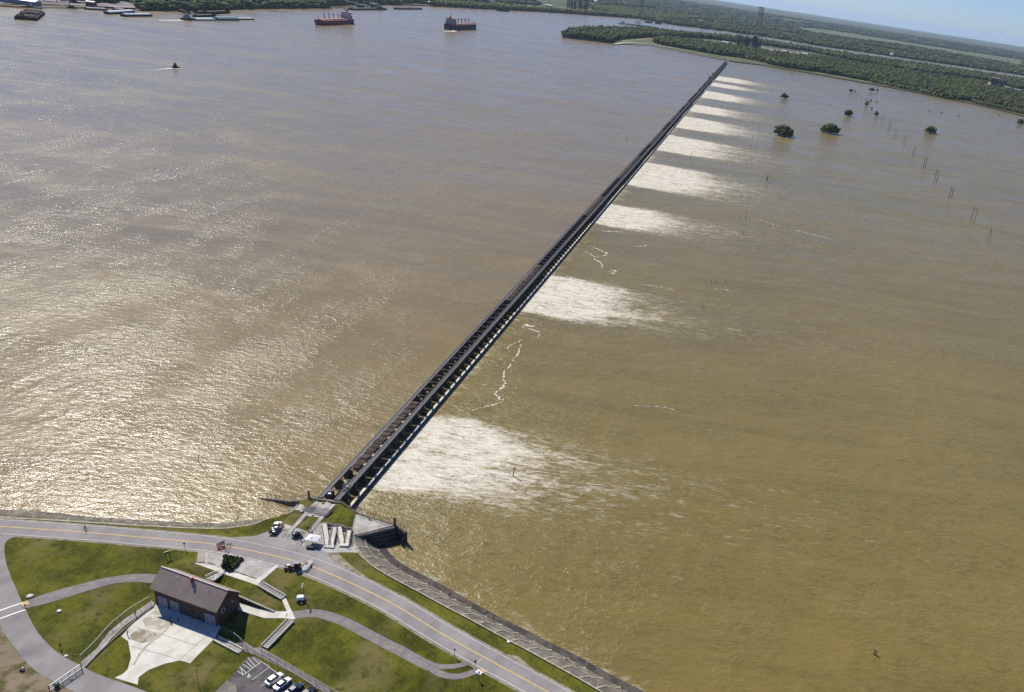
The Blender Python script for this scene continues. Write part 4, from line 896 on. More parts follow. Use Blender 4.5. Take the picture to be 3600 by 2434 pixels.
fence('handrail', 'steel handrail along the right side of the W shaped ramp', [(*g(*c6(*q)[0], 4.), 3.95) for q in ((715, 1100), (660, 1370))], 1.0, 1.6, M_DARK, mesh=False, rails=(1., .5), r=.03, cat='railing')

# ---------------------------------------------------------------- brick building
bx, by = -130.5, 176.3; BU = Vector((.974, -.227)); rzb = math.atan2(BU.y, BU.x); BL, BD = 22.0, 7.6; BZ = 1.0
bld = thing('brick_building', 'two storey brown brick building with a grey ribbed metal gable roof', 'building', (bx, by, BZ), rzb)
# local x runs from the far left (-BL) to the right corner (0); local y is depth
EH, RH = 6.7, 10.3
w_ = MB(); w_.add([(-BL, 0, -1), (0, 0, -1), (0, BD, -1), (-BL, BD, -1), (-BL, 0, EH), (0, 0, EH), (0, BD, EH), (-BL, BD, EH), (-BL, BD / 2, RH), (0, BD / 2, RH)],
      [(0, 1, 5, 4), (1, 2, 6, 9, 5), (2, 3, 7, 6), (3, 0, 4, 8, 7), (0, 3, 2, 1)]); w_.build('wall', M_BRICK, bld)
m = NT('ribbed_roof'); ge = m.n('TexCoord'); wv = m.n('TexWave'); wv.inputs['Scale'].default_value = 1.1; wv.bands_direction = 'X'; m.l(ge.outputs['Object'], wv.inputs[0]); m.bump(wv.outputs['Fac'], .5, .15)
m.l(m.mix(m.mr(m.noise(.3, 4), .3, .7), (.31, .235, .17), (.37, .285, .21)), m.b.inputs['Base Color']); m.b.inputs['Roughness'].default_value = .5; M_RIB = m.mat
rf = MB(); o_ = .75; sl_ = (RH - EH) / (BD / 2); ez = EH - o_ * sl_ + .12; rz_ = RH + .12
for s_ in (0, 1):
    y0, y1 = (-o_, BD / 2) if s_ == 0 else (BD + o_, BD / 2)
    rf.add([(-BL - .7, y0, ez), (.7, y0, ez), (.7, y1, rz_), (-BL - .7, y1, rz_), (-BL - .7, y0, ez + .16), (.7, y0, ez + .16), (.7, y1, rz_ + .16), (-BL - .7, y1, rz_ + .16)], [(0, 1, 2, 3), (7, 6, 5, 4), (0, 4, 5, 1), (1, 5, 6, 2), (2, 6, 7, 3), (3, 7, 4, 0)])
roof = rf.build('roof', M_RIB, bld)
MB().box(-BL - .7, .7, BD / 2 - .18, BD / 2 + .18, rz_ + .1, rz_ + .22).build('ridge_cap', M_ROOF, roof)
for s_, yy in ((0, -o_), (1, BD + o_)): MB().box(-BL - .72, .72, yy - .1, yy + .05, ez - .02, ez + .13).build('gutter', M_DARK, roof)
MB().box(-11.6, -11.0, BD / 2 - .9, BD / 2 - .3, RH - .6, RH + .9).box(-11.7, -10.9, BD / 2 - 1., BD / 2 - .2, RH + .9, RH + 1.05).build('chimney', M_RED, roof)
for x_, y_ in ((-9.3, 1.7), (-16, 2.8), (-5, 2.4)): MB().tube((x_, y_, EH + sl_ * y_), (x_, y_, EH + sl_ * y_ + .6), .09).build('vent_pipe', M_WHITE, roof)
def gdoor(x0, x1, h, m_, nm='garage_door'):
    d_ = MB().box(x0, x1, -.06, .0, .02, h)
    for k in range(1, 5): d_.box(x0 + .02, x1 - .02, -.075, -.06, h * k / 5 - .03, h * k / 5 + .03)
    o = d_.build(nm, m_, bld); MB().box(x0 - .15, x0, -.1, 0, 0, h + .15).box(x1, x1 + .15, -.1, 0, 0, h + .15).box(x0, x1, -.1, 0, h + .003, h + .15).build('frame', M_DARK, o); return o
gdoor(-21., -17.6, 3.7, M_DOOR); gdoor(-16.7, -13.5, 3.7, M_DOOR); gdoor(-4.6, -.8, 3.7, M_DOOR); gdoor(-12.6, -9.0, 3.5, mat('brown_door', (.075, .045, .035), .7))
MB().box(-7.4, -6.4, -.06, 0, .02, 2.1).build('door', mat('door_dark', (.05, .04, .05), .6), bld)
for y_, z_, m_ in ((2.0, 4.6, M_WHITE), (5.4, 5.6, M_DOOR)):
    o = MB().box(0, .06, y_ - .55, y_ + .55, z_ - .7, z_ + .7).build('window', m_, bld); MB().box(.061, .075, y_ - .42, y_ + .42, z_ - .57, z_ + .57).build('pane', M_GLASS, o)
for x_ in (-18.5, -13, -8, -3):
    o = MB().box(x_ - .6, x_ + .6, -.05, 0, 4.8, 5.6).build('window', M_DARK, bld); MB().box(x_ - .5, x_ + .5, -.06, -.051, 4.88, 5.52).build('pane', M_GLASS, o)
for x_ in (-19, -4): o = MB().box(x_ - .6, x_ + .6, BD, BD + .05, 4.8, 5.8).build('window', M_WHITE, bld)
MB().box(-12, -10.8, BD, BD + .06, 3.3, 5.4).build('door', M_DOOR, bld)
# footbridge
fbz = 4.3; a0, a1 = g(*c3(945, 328)[0], fbz), g(*c3(1000, 332)[0], fbz); b0, b1 = g(*c3(800, 398)[0], fbz), g(*c3(892, 418)[0], fbz)
fb = thing('footbridge', 'short grey footbridge with white railing from the sidewalk to the brick building', 'footbridge', (*a0, fbz)); q = rel(fb, [(*a0, fbz), (*a1, fbz), (*b1, fbz), (*b0, fbz)])
MB().prism([(p[0], p[1]) for p in q], -.25, .02).build('deck', M_CONC, fb)
for (p0, p1), m_ in (((q[1], q[2]), M_WHITE), ((q[0], q[3]), M_STEEL)):
    mb = MB()
    for k in range(5): u = k / 4; c = [p0[i] * (1 - u) + p1[i] * u for i in range(3)]; mb.tube((c[0], c[1], 0), (c[0], c[1], 1.1), .05, n=5)
    mb.beam((p0[0], p0[1], 1.1), (p1[0], p1[1], 1.1), .12, .1); mb.beam((p0[0], p0[1], .6), (p1[0], p1[1], .6), .05, .05); mb.build('railing', m_, fb)
mb = MB()
for p0 in q[2:]: mb.tube((p0[0], p0[1], -3.2), (p0[0], p0[1], -.25), .15)
mb.build('support_post', M_DARK, fb)
rw = [(*g(*c3(1140, 575)[0], 4.4), 4.5), (*g(*c3(1330, 655)[0], 3.9), 3.9), (*g(*c3(1510, 733)[0], 3.2), 3.15)]
wall3('retaining_wall', 'tapering dark red retaining wall beside the sidewalk right of the brick building', rw, .35, 1.5, M_BRICK, cap=M_CONC)

def stairs(label, a, b, wd, n_, za, zb_, m_=None, rails=True):
    """a top image point, b bottom image point (centre line)"""
    pa, pb = at(*a, .2), at(*b, .2); za, zb_ = pa[2] + .1, pb[2] + .1
    up_ = max(0., max(H(pa[0] + (pb[0] - pa[0]) * k / 12, pa[1] + (pb[1] - pa[1]) * k / 12) - (za + (zb_ - za) * k / 12) for k in range(13)) + .12); za += up_; zb_ += up_
    L = math.hypot(pb[0] - pa[0], pb[1] - pa[1]); rz = math.atan2(pb[1] - pa[1], pb[0] - pa[0])
    t = thing('staircase', label, 'stairs', (pa[0], pa[1], za), rz); mb = MB(); dz = (za - zb_) / n_
    for k in range(n_): mb.box(L * k / n_, L * (k + 1) / n_ - .001, -wd / 2, wd / 2, -dz * (k + 1) - 1.2, -dz * (k + .5) + .05)
    mb.build('steps', m_ or M_CONC, t); mb = MB()
    for k in range(n_): mb.box(L * k / n_ + .003, L * k / n_ + .12, -wd / 2 + .05, wd / 2 - .05, -dz * (k + .5) + .051, -dz * (k + .5) + .065)
    mb.build('tread_edges', M_DARK, t)
    for s_ in (-1, 1):
        MB().beam((0, s_ * (wd / 2 + .12), .12), (L, s_ * (wd / 2 + .12), zb_ - za + .12), .24, .5).build('cheek_wall', M_CONCL, t)
        if rails:
            mb = MB()
            for k in range(4): u = k / 3; mb.tube((L * u, s_ * (wd / 2 + .1), (zb_ - za) * u), (L * u, s_ * (wd / 2 + .1), (zb_ - za) * u + 1.), .03, n=5)
            mb.tube((0, s_ * (wd / 2 + .1), 1.), (L, s_ * (wd / 2 + .1), zb_ - za + 1.), .035, n=5); mb.build('handrail', M_DARK, t)
stairs('upper concrete staircase from the sidewalk down towards the bike path', c3(1365, 450)[0], c3(1608, 592)[0], 1.5, 9, 4.2, 2.85)
stairs('long pale staircase descending the lawn from the bike path towards the parking lot', c3(1685, 828)[0], c3(1412, 1108)[0], 2.0, 16, 2.85, .7, rails=False)
stairs('staircase along the patio edge below the brick building', c3(905, 1012)[0], c3(1165, 1148)[0], 1.4, 14, 1.1, .6)
drape('sidewalk', c11(620, 420, 830, 400, 960, 500, 1100, 480, 1200, 560, 1600, 800, 2330, 1230, 2330, 1345, 1700, 960, 1300, 770, 1020, 640, 900, 600, 760, 540), M_PATH, .06, world=False)
fence('boundary_fence', 'chain link fence from the brick building corner along the parking lot', T3(c11(340, 185, 700, 360, 800, 500, 1010, 625, 1400, 860, 2000, 1230, 2400, 1480)), 2., 3., M_STEEL)
fence('boundary_fence', 'chain link fence at the foot of the large lawn beside the parking lot path', T3(c11(1110, 590, 1400, 740, 2000, 1090, 2500, 1380)), 1.6, 3., M_STEEL)
fence('boundary_fence', 'chain link fence climbing from the white gate to the left side of the brick building', T3(c1(655, 1320, 760, 1220, 900, 1060, 1060, 930, 1215, 840)), 2., 3., M_STEEL)
drape('drain_strip', c1(665, 1385, 800, 1260, 900, 1135, 1000, 1040, 1250, 860, 1225, 830, 1000, 985, 880, 1085, 780, 1220, 650, 1330), M_CONC, .05, world=False)
wall3('curb_wall', 'low weathered curb wall along the patio side of the climbing chain link fence', [(lambda q: (q[0], q[1], q[2] + .35))(at(*p)) for p in c1(690, 1370, 820, 1235, 960, 1110, 1100, 985, 1240, 880)], .3, 0, M_CONCD)

# ---------------------------------------------------------------- gate, signs, flags, lamps
def yaw(a, b): return math.atan2(b[1] - a[1], b[0] - a[0])
a, b = at(*c12(775, 1560)[0]), at(*c12(1275, 1205)[0]); gt = thing('road_gate', 'white tubular metal gate closed across the loop road', 'gate', a, yaw(a, b)); L = math.hypot(b[0] - a[0], b[1] - a[1])
MB().beam((0, 0, 1.75), (L, 0, 1.75), .14, .14).build('top_rail', M_WHITE, gt); MB().beam((0, 0, .35), (L, 0, .35), .12, .12).build('bottom_rail', M_WHITE, gt)
mb = MB()
for k in range(6): mb.tube((L * k / 5, 0, .35), (L * k / 5, 0, 1.75), .05)
mb.build('upright', M_STEEL, gt); MB().beam((0, 0, 1.05), (L, 0, 1.05), .06, .06).build('middle_rail', M_STEEL, gt)
MB().add([(0, .02, .4), (L, .02, .4), (L, .02, 1.7), (0, .02, 1.7)], [(0, 1, 2, 3)]).build('wire_mesh', M_LINK, gt)
for x_ in (0, L): MB().tube((x_, 0, -.1), (x_, 0, 2.1), .11).build('gate_post', M_DARK, gt)
MB().box(L * .62, L * .68, -.05, .04, 1.25, 1.5).build('sign_plate', M_DARK, gt)
x, y, z = at(*c12(890, 1490)[0]); t = thing('litter_bin', 'dark green bin beside the white gate', 'bin', (x, y, z)); MB().tbox((0, 0), (.7, .7), (.85, .85), 1.2).build('bin_body', M_GREEN, t); MB().tbox((0, 0), (.9, .9), (.7, .7), .15, 1.203).build('lid', M_GREEN, t)
def post_sign(px, label, h=2.6, shape='board', m_=M_DARK, w_=.6, hh=.75, rz=.5):
    x, y, z = at(*px[0]); t = thing('road_sign', label, 'sign', (x, y, z), rz); MB().tube((0, 0, -.1), (0, 0, h), .06).build('post', M_RUST, t)
    if shape == 'board': MB().box(-w_ / 2, w_ / 2, -.1, -.061, h - hh, h).build('sign_plate', m_, t)
    elif shape == 'diamond': MB().add([(0, -.08, h - hh), (w_ / 2 + .1, -.08, h - hh / 2), (0, -.08, h), (-w_ / 2 - .1, -.08, h - hh / 2), (0, -.062, h - hh), (w_ / 2 + .1, -.062, h - hh / 2), (0, -.062, h), (-w_ / 2 - .1, -.062, h - hh / 2)], [(0, 1, 2, 3), (7, 6, 5, 4), (0, 4, 5, 1), (1, 5, 6, 2), (2, 6, 7, 3), (3, 7, 4, 0)]).build('sign_plate', m_, t)
post_sign(c9(80, 400), 'road sign on the lawn left of the concrete parking bays', 2.6, 'diamond')
post_sign(c4(965, 985), 'road sign by the road just before the bike path crossing', 3.0, 'diamond'); post_sign(c4(1105, 1060), 'road sign standing at the bike path crossing curb', 2.6, 'board')
post_sign(c4(1130, 1150), 'thin sign post on the grass below the bike path crossing', 2.2, 'board', M_STEEL); post_sign(c3(735, 1530), 'tall thin pole on the grass between the patio and the parking lot', 6.5, 'board', M_DARK, .25, .4)
post_sign(c1(205, 885), 'small yellow and white marker at the crosswalk on the loop road', 1.1, 'board', M_YEL, .5, .5); post_sign(c4(1352, 990), 'thin stake on the grass strip above the slabs', 1.8, 'board', M_STEEL, .3, .3)
# message frame
a, b = at(*c3(385, 190)[0]), at(*c3(438, 168)[0]); t = thing('notice_board', 'long low notice board on two posts standing on the left lawn', 'notice board', a, yaw(a, b)); L = math.hypot(b[0] - a[0], b[1] - a[1])
for x_ in (.1, L - .1): MB().box(x_ - .07, x_ + .07, -.07, .07, -.1, 2.3).build('post', M_RUST, t)
MB().box(-.1, L + .1, -.12, -.071, 1.75, 2.35).build('board', M_RUST, t); MB().box(-.15, L + .15, -.16, .12, 2.353, 2.43).build('cap', M_CONCL, t)
# flagpole
x, y, z = at(*c9(1215, 690)[0]); HP = 7.4
fp = thing('flagpole', 'thin steel flagpole rising from the planted island', 'flagpole', (x, y, z)); MB().tube((0, 0, -.1), (0, 0, HP), .09, .05, 8).build('pole', M_RUST, fp); MB().ball((0, 0, HP + .08), .1).build('finial', M_YEL, fp); MB().box(-.25, .25, -.25, .25, 0, .12).build('footing', M_CONC, fp)
fdir = Vector((-.93, -.36, 0)).normalized()
def flag(name, label, z0, L, Hh, fn, droop=.5):
    t = thing(name, label, 'flag', (x, y, z + z0)); nx, ny = 26, 13; bym = {}
    P = [[None] * (nx + 1) for _ in range(ny + 1)]
    for j in range(ny + 1):
        for i in range(nx + 1):
            u, v = i / nx, j / ny; sw = .12 * math.sin(u * 7 + v) * u
            P[j][i] = (fdir.x * (u * L * .92 + .09) - fdir.y * sw, fdir.y * (u * L * .92 + .09) + fdir.x * sw, v * Hh - droop * u * L * .55)
    for j in range(ny):
        for i in range(nx):
            nm, m_ = fn((i + .5) / nx, (j + .5) / ny); bym.setdefault(nm, (MB(), m_))[0].add([P[j][i], P[j][i + 1], P[j + 1][i + 1], P[j + 1][i]], [(0, 1, 2, 3)])
    for nm, (mb, m_) in bym.items(): mb.build(nm, m_, t)
def us(u, v):
    if u < .4 and v > 6 / 13.:
        return ('canton', M_BLUE) if (int(u * 26) + int(v * 13)) % 2 or RNG.random() < .7 else ('stars', M_WHITE)
    return ('red_stripes', M_FLAGR) if int(v * 13) % 2 == 0 else ('white_stripes', M_WHITE)
def castle(u, v):
    X, Y = (u - .5) * 2, (v - .5) * 2; w = False
    if -.45 < Y < .1 and abs(X) < .5 and not (abs(X) < .1 and Y < -.1): w = True
    if .1 <= Y < .45 and (.28 < abs(X) < .56 or abs(X) < .12): w = True
    return ('castle_emblem', M_WHITE) if w else ('red_field', M_FLAGR)
flag('flag', 'striped flag with a dark blue corner flying at the top of the flagpole', HP - 1.5, 2.3, 1.35, us, .75); flag('flag', 'red flag with a white castle emblem flying below the striped flag', HP - 3.3, 2.1, 1.45, castle, .5)
# planted island
isl = [g(a_, b_, 4.25) for a_, b_ in c9(1130, 600, 1240, 590, 1620, 650, 1660, 700, 1560, 790, 1470, 900, 1330, 1005, 1250, 1000, 1105, 940)]
drape('planting_bed', isl, M_DIRT, .12)
P = scatter(isl, .55); C = np.concatenate([P, np.full((len(P), 1), 4.2)], 1); n = len(P)
hd = crowns('hedge', C, RNG.uniform(.35, .6, n), RNG.uniform(.5, 1.0, n), M_HEDGE, 1, .35); tag(hd, 'dark clipped bushes filling the island at the foot of the flagpole', 'hedge')
def twig_tree(px, label, h, spread, m_=M_BARE):
    x_, y_, z_ = at(*px[0]); t = thing('bare_tree', label, 'tree', (x_, y_, z_)); tr = MB(); tr.tube((0, 0, -.1), (0, 0, h * .3), .09, .07); cr = MB()
    def grow(p, d, l, r, k):
        q_ = p + d * l; cr.tube(p, q_, r, r * .6, 4)
        if k:
            for _ in range(3):
                e = (d + Vector((random.uniform(-1, 1), random.uniform(-1, 1), random.uniform(-.2, .7))) * .75).normalized(); grow(q_, e, l * .72, r * .6, k - 1)
    for _ in range(5): grow(Vector((0, 0, h * .28)), (Vector((random.uniform(-1, 1) * spread, random.uniform(-1, 1) * spread, 1))).normalized(), h * .26, .045, 4)
    tr.build('trunk', M_BARK, t); cr.build('crown', m_, t)
twig_tree(c9(1280, 600), 'bare leafless tree behind the flagpole at the edge of the road', 4.6, .7)
def wheelstop(q0, q1, label):
    a, b = at(*c9(*q0)[0]), at(*c9(*q1)[0]); t = thing('wheel_stop', label, 'wheel stop', a, yaw(a, b), 'wheel stops in the concrete bays'); L = math.hypot(b[0] - a[0], b[1] - a[1]); mb = MB()
    mb.add([(0, -.12, 0), (L, -.12, 0), (L, .12, 0), (0, .12, 0), (.05, -.07, .22), (L - .05, -.07, .22), (L - .05, .07, .22), (.05, .07, .22)], [(4, 5, 6, 7), (0, 1, 5, 4), (1, 2, 6, 5), (2, 3, 7, 6), (3, 0, 4, 7)]); mb.build('stop_body', M_RUST, t)
for q0, q1, lb in (((410, 758), (630, 758), 'wheel stop in the leftmost bay of the concrete parking area'), ((715, 770), (900, 825), 'wheel stop left of the bushes with the flagpole'), ((1370, 985), (1545, 1045), 'wheel stop in the bay just right of the bushes'), ((1590, 1065), (1780, 1122), 'wheel stop in the middle bay right of the bushes'), ((1815, 1142), (2020, 1200), 'wheel stop in the rightmost bay of the concrete parking area')): wheelstop(q0, q1, lb)

# ---------------------------------------------------------------- vehicles
def wheels(t, pos, r=.34, w_=.24):
    for x_, y_ in pos:
        o = MB().tube((x_, y_ - w_ / 2, r), (x_, y_ + w_ / 2, r), r, n=12).build('wheel', M_TYRE, t)
        s_ = 1 if y_ > 0 else -1; MB().tube((x_, y_ + s_ * w_ / 2, r), (x_, y_ + s_ * (w_ / 2 + .02), r), r * .55, n=10).build('rim', M_STEEL, o)
def loft(sec):
    """sec: list of (x, halfwidth bottom, halfwidth top, zb, zt)"""
    mb = MB(); vs = []; fs = []
    for x_, a, b, z0, z1 in sec: vs += [(x_, -a, z0), (x_, a, z0), (x_, b, z1), (x_, -b, z1)]
    for i in range(len(sec) - 1):
        k = i * 4
        for j in range(4): fs.append((k + j, k + (j + 1) % 4, k + 4 + (j + 1) % 4, k + 4 + j))
    fs += [(0, 3, 2, 1), (len(vs) - 4, len(vs) - 3, len(vs) - 2, len(vs) - 1)]
    return mb.add(vs, [f[::-1] for f in fs])
def car(label, px, px2, m_, group='cars in the parking lot', suv=False, L=4.7):
    a, b = at(*px), at(*px2); rz = yaw(a, b); c_ = ((a[0] + b[0]) / 2, (a[1] + b[1]) / 2); z = H(*c_) + .06; t = thing('parked_car', label, 'car', (*c_, z), rz, group); h = L / 2; hh = .12 if suv else 0
    loft([(-h, .72, .66, .35, .75), (-h + .15, .88, .82, .28, .92 + hh), (-h + .9, .91, .86, .22, 1.0 + hh), (h - 1.3, .91, .86, .22, .98 + hh), (h - .2, .86, .76, .26, .78 + hh), (h, .70, .62, .34, .62)]).build('body', m_, t)
    rb = -h + .35 if suv else -h + .75
    loft([(rb, .80, .62, .93 + hh, .98 + hh), (rb + .55, .82, .66, .93 + hh, 1.42 + hh * 2), (h - 2.15, .82, .66, .93 + hh, 1.46 + hh * 2), (h - 1.25, .80, .64, .93 + hh, 1.0 + hh)]).build('windows', M_GLASS, t)
    loft([(rb + .5, .64, .60, 1.40 + hh * 2, 1.46 + hh * 2), (h - 2.2, .64, .6, 1.43 + hh * 2, 1.50 + hh * 2)]).build('roof', m_, t)
    wheels(t, [(-h + .85, -.82), (-h + .85, .82), (h - .9, -.82), (h - .9, .82)])
    for s_ in (-1, 1):
        MB().box(h - .14, h - .02, s_ * .55 - .14, s_ * .55 + .14, .58, .72).build('headlight', M_WHITE, t); MB().box(-h - .0, -h + .1, s_ * .58 - .12, s_ * .58 + .12, .68, .84).build('tail_light', M_RED, t); MB().box(h - 1.75, h - 1.55, s_ * .93 - .08, s_ * .93 + .08, .95, 1.08).build('mirror', m_, t)
    return t
M_CARW = mat('white_car_paint', (.78, .78, .76), .25, .02); M_CARB = mat('dark_blue_car_paint', (.03, .045, .09), .25, .05); M_CARK = mat('black_car_paint', (.02, .02, .025), .25, .05)
car('white car parked nearest the striped bays beside the lot fence', c11(1240, 1150)[0], c11(1445, 1010)[0], M_CARW, suv=True)
car('white sedan parked between the other white car and the dark blue one', c11(1375, 1240)[0], c11(1590, 1085)[0], M_CARW)
car('dark blue car parked right of the white sedan', c11(1600, 1330)[0], c11(1790, 1190)[0], M_CARB)
car('black car with pale glare parked last at the bottom edge of the lot', c11(1820, 1400)[0], c11(2030, 1255)[0], M_CARK)
def truck():
    a, b = at(*c8(400, 800)[0]), at(*c8(650, 500)[0]); t = thing('pickup_truck', 'white pickup truck with dark cluttered bed holding white boxes', 'truck', (*((a[0] + b[0]) / 2, (a[1] + b[1]) / 2), H(a[0], a[1]) + .05), yaw(a, b))
    loft([(.3, .96, .94, .5, 1.15), (1.9, .98, .94, .5, 1.2), (2.9, .95, .85, .5, 1.1), (3.1, .8, .75, .55, .95)]).build('body', M_WHITE, t)
    loft([(.3, .9, .74, 1.15, 1.85), (.5, .9, .76, 1.15, 1.92), (1.5, .9, .76, 1.15, 1.92), (2.05, .88, .72, 1.15, 1.22)]).build('windows', M_GLASS, t)
    MB().box(.32, 1.45, -.75, .75, 1.925, 1.99).build('roof', M_WHITE, t)
    o = MB().box(-3.1, .25, -1.0, 1.0, .6, .85).box(-3.1, .25, -1.0, -.92, .85, 1.25).box(-3.1, .25, .92, 1.0, .85, 1.25).box(-3.1, -3.02, -.92, .92, .85, 1.2).build('bed', M_DARK, t)
    for q in ((-.9, -.1, -.8, .1, .86, 1.5), (-2.0, -1.5, -.2, .4, .86, 1.35), (-2.9, -2.4, -.8, -.1, .86, 1.3), (-1.3, -.9, .3, .8, .86, 1.45)): MB().box(*q).build('cargo_box', M_WHITE, o)
    MB().box(-1.5, -1.0, -.8, -.3, .86, 1.6).ball((-2.3, .5, 1.1), .3).box(-.8, -.2, .2, .85, .86, 1.4).build('cargo', M_RUST, o)
    wheels(t, [(-2.2, -.9), (-2.2, .9), (2.1, -.9), (2.1, .9)], .4)
    for s_ in (-1, 1): MB().box(3.05, 3.15, s_ * .62 - .15, s_ * .62 + .15, .75, .95).build('headlight', M_STEEL, t)
truck()
def uv():
    a, b = at(*c6(205, 535)[0]), at(*c6(310, 400)[0]); t = thing('utility_vehicle', 'small black utility vehicle with white load parked by the downstream walkway', 'utility vehicle', (*((a[0] + b[0]) / 2, (a[1] + b[1]) / 2), H(a[0], a[1]) + .15), yaw(a, b))
    loft([(-1.9, .75, .7, .4, .7), (-1.7, .85, .8, .35, 1.0), (.2, .85, .8, .35, 1.0), (1.4, .8, .7, .35, .95), (1.7, .65, .6, .4, .7)]).build('body', M_CARK, t)
    MB().box(-.5, .6, -.7, .7, 1.75, 1.82).build('roof', M_DARK, t); mb = MB()
    for x_ in (-.45, .55):
        for y_ in (-.65, .65): mb.tube((x_, y_, 1.), (x_ * .95, y_, 1.75), .04)
    mb.build('roll_cage', M_DARK, t); MB().box(-1.6, -.7, -.4, .45, 1.0, 1.35).build('cargo_box', M_WHITE, t); MB().box(1.0, 1.5, -.35, .4, .96, 1.12).build('bonnet_panel', M_WHITE, t)
    wheels(t, [(-1.2, -.8), (-1.2, .8), (1.1, -.8), (1.1, .8)], .36)
uv()
x, y, z = at(*c8(1065, 800)[0]); t = thing('equipment_trailer', 'dark equipment trailer with a grey panel on top parked left of the white canopy', 'trailer', (x, y, z + .05), .95)
MB().box(-1.5, 1.5, -.8, .8, .45, .6).beam((1.5, 0, .5), (2.4, 0, .45), .1, .1).build('chassis', M_DARK, t); MB().tbox((0, 0), (2.2, 1.4), (1.9, 1.2), .95, .603).build('housing', M_DARK, t)
MB().box(.3, 1.5, -.75, .75, 1.95, 2.02).build('top_panel', M_DOOR, t); MB().tube((.9, 0, 1.5), (.9, 0, 1.95), .06).build('mast', M_STEEL, t)
mb = MB()
for _ in range(9): mb.ball((random.uniform(-1.2, .8), random.uniform(-.7, .7), 1.62), random.uniform(.12, .26), 6, 4)
mb.build('cargo', M_LEAF, t); MB().box(-1.1, -.7, -.5, -.1, 1.56, 1.75).box(-.1, .2, .2, .5, 1.56, 1.8).build('cargo_box', M_COVER, t); wheels(t, [(-.2, -.95), (-.2, .95)], .34)
# canopy
x, y, z = at(*c8(1515, 985)[0]); rzc = -.02
t = thing('canopy_tent', 'white pop up canopy with a faint grey emblem beside the ramp', 'canopy', (x, y, z + .05), rzc)
MB().add([(-2., -1.6, 2.2), (2., -1.6, 2.2), (2., 1.6, 2.2), (-2., 1.6, 2.2), (0, 0, 3.0), (-2., -1.6, 1.95), (2., -1.6, 1.95), (2., 1.6, 1.95), (-2., 1.6, 1.95)],
         [(0, 1, 4), (1, 2, 4), (2, 3, 4), (3, 0, 4), (0, 5, 6, 1), (1, 6, 7, 2), (2, 7, 8, 3), (3, 8, 5, 0)]).build('roof_cloth', M_WHITE, t)
MB().add([(-.35, -.95, 2.545), (.35, -.95, 2.545), (.22, -.55, 2.745), (-.22, -.55, 2.745)], [(0, 1, 2, 3)]).build('emblem', M_STEEL, t)
for sx in (-1.95, 1.95):
    for sy in (-1.55, 1.55): MB().tube((sx, sy, 0), (sx, sy, 2.0), .035).build('leg', M_STEEL, t)
t = thing('folding_table', 'dark covered folding table in the shade at the canopy corner', 'table', (x + 1.3, y - 2.0, z + .06), .3)
MB().box(-.9, .9, -.4, .4, .72, .76).build('tabletop', M_DOOR, t)
for sx in (-.8, .8):
    for sy in (-.32, .32): MB().tube((sx, sy, 0), (sx, sy, .72), .025).build('leg', M_DARK, t)
t = thing('equipment_crate', 'black crate standing on the ground just below the canopy', 'crate', (x + .3, y - 2.6, z + .06), .1); MB().tbox((0, 0), (2.2, 1.1), (2.1, 1.), .8).build('crate_body', M_DARK, t); MB().box(-1.1, 1.1, -.52, .52, .803, .88).build('lid', M_CARK, t)
# tractor on the road
a, b = at(*c10(690, 560)[0]), at(*c10(500, 560)[0]); t = thing('tractor', 'orange tractor with a grey cab roof stopped at the road edge', 'tractor', (*((a[0] + b[0]) / 2, (a[1] + b[1]) / 2), ZR + .1), yaw(a, b))
loft([(-1.6, .55, .5, .6, 1.1), (-.2, .6, .55, .5, 1.3), (1.4, .45, .4, .6, 1.35), (1.8, .4, .35, .7, 1.2)]).build('body', mat('dark_orange_body', (.16, .03, .012), .5), t)
MB().box(-1.5, .1, -.75, .75, 2.4, 2.52).build('roof', M_DOOR, t); MB().box(-1.35, -.05, -.62, .62, 1.32, 2.397).build('cab', M_GLASS, t)
for x_, r_ in ((-1.0, .72), (1.2, .45)):
    for s_ in (-1, 1): o = MB().tube((x_, s_ * .7, r_), (x_, s_ * 1.05, r_), r_, n=14).build('wheel', M_TYRE, t); MB().tube((x_, s_ * 1.052, r_), (x_, s_ * 1.08, r_), r_ * .4, n=10).build('rim', M_RUST, o)
MB().box(2.2, 2.9, -.8, .8, .3, .9).build('bucket', M_DARK, t); MB().beam((.6, .5, 1.1), (2.3, .6, .6), .1, .14).beam((.6, -.5, 1.1), (2.3, -.6, .6), .1, .14).build('loader_arms', M_DARK, t); MB().box(1.3, 2.0, -.35, .35, 1.36, 1.6).build('toolbox', M_WHITE, t)
a, b = at(*c10(870, 620)[0]), at(*c10(1040, 380)[0]); t = thing('pipe_trailer', 'low trailer loaded with silver pipes standing across the road centre line', 'trailer', (*a[:2], ZR + .1), yaw(a, b)); L = math.hypot(b[0] - a[0], b[1] - a[1])
mb = MB()
for y_ in (-.75, .75): mb.beam((0, y_, .55), (L, y_, .55), .12, .14)
for k in range(7): mb.beam((L * k / 6, -.75, .5), (L * k / 6, .75, .5), .1, .1)
mb.beam((L, 0, .5), (L + 1.3, 0, .5), .1, .1); mb.build('frame', M_STEEL, t); mb = MB()
for k in range(5): mb.tube((-.3 - .2 * (k % 2), -.5 + k * .24, .72), (L - .2, -.5 + k * .24, .74), .07)
mb.build('pipes', M_WHITE, t); wheels(t, [(L * .5, -1.), (L * .5, 1.)], .34); MB().box(L * .62, L * .8, .35, .75, .68, 1.0).build('toolbox', M_RED, t); MB().box(L * .5, L * .6, .3, .8, .68, .95).build('box', M_BLUE, t)
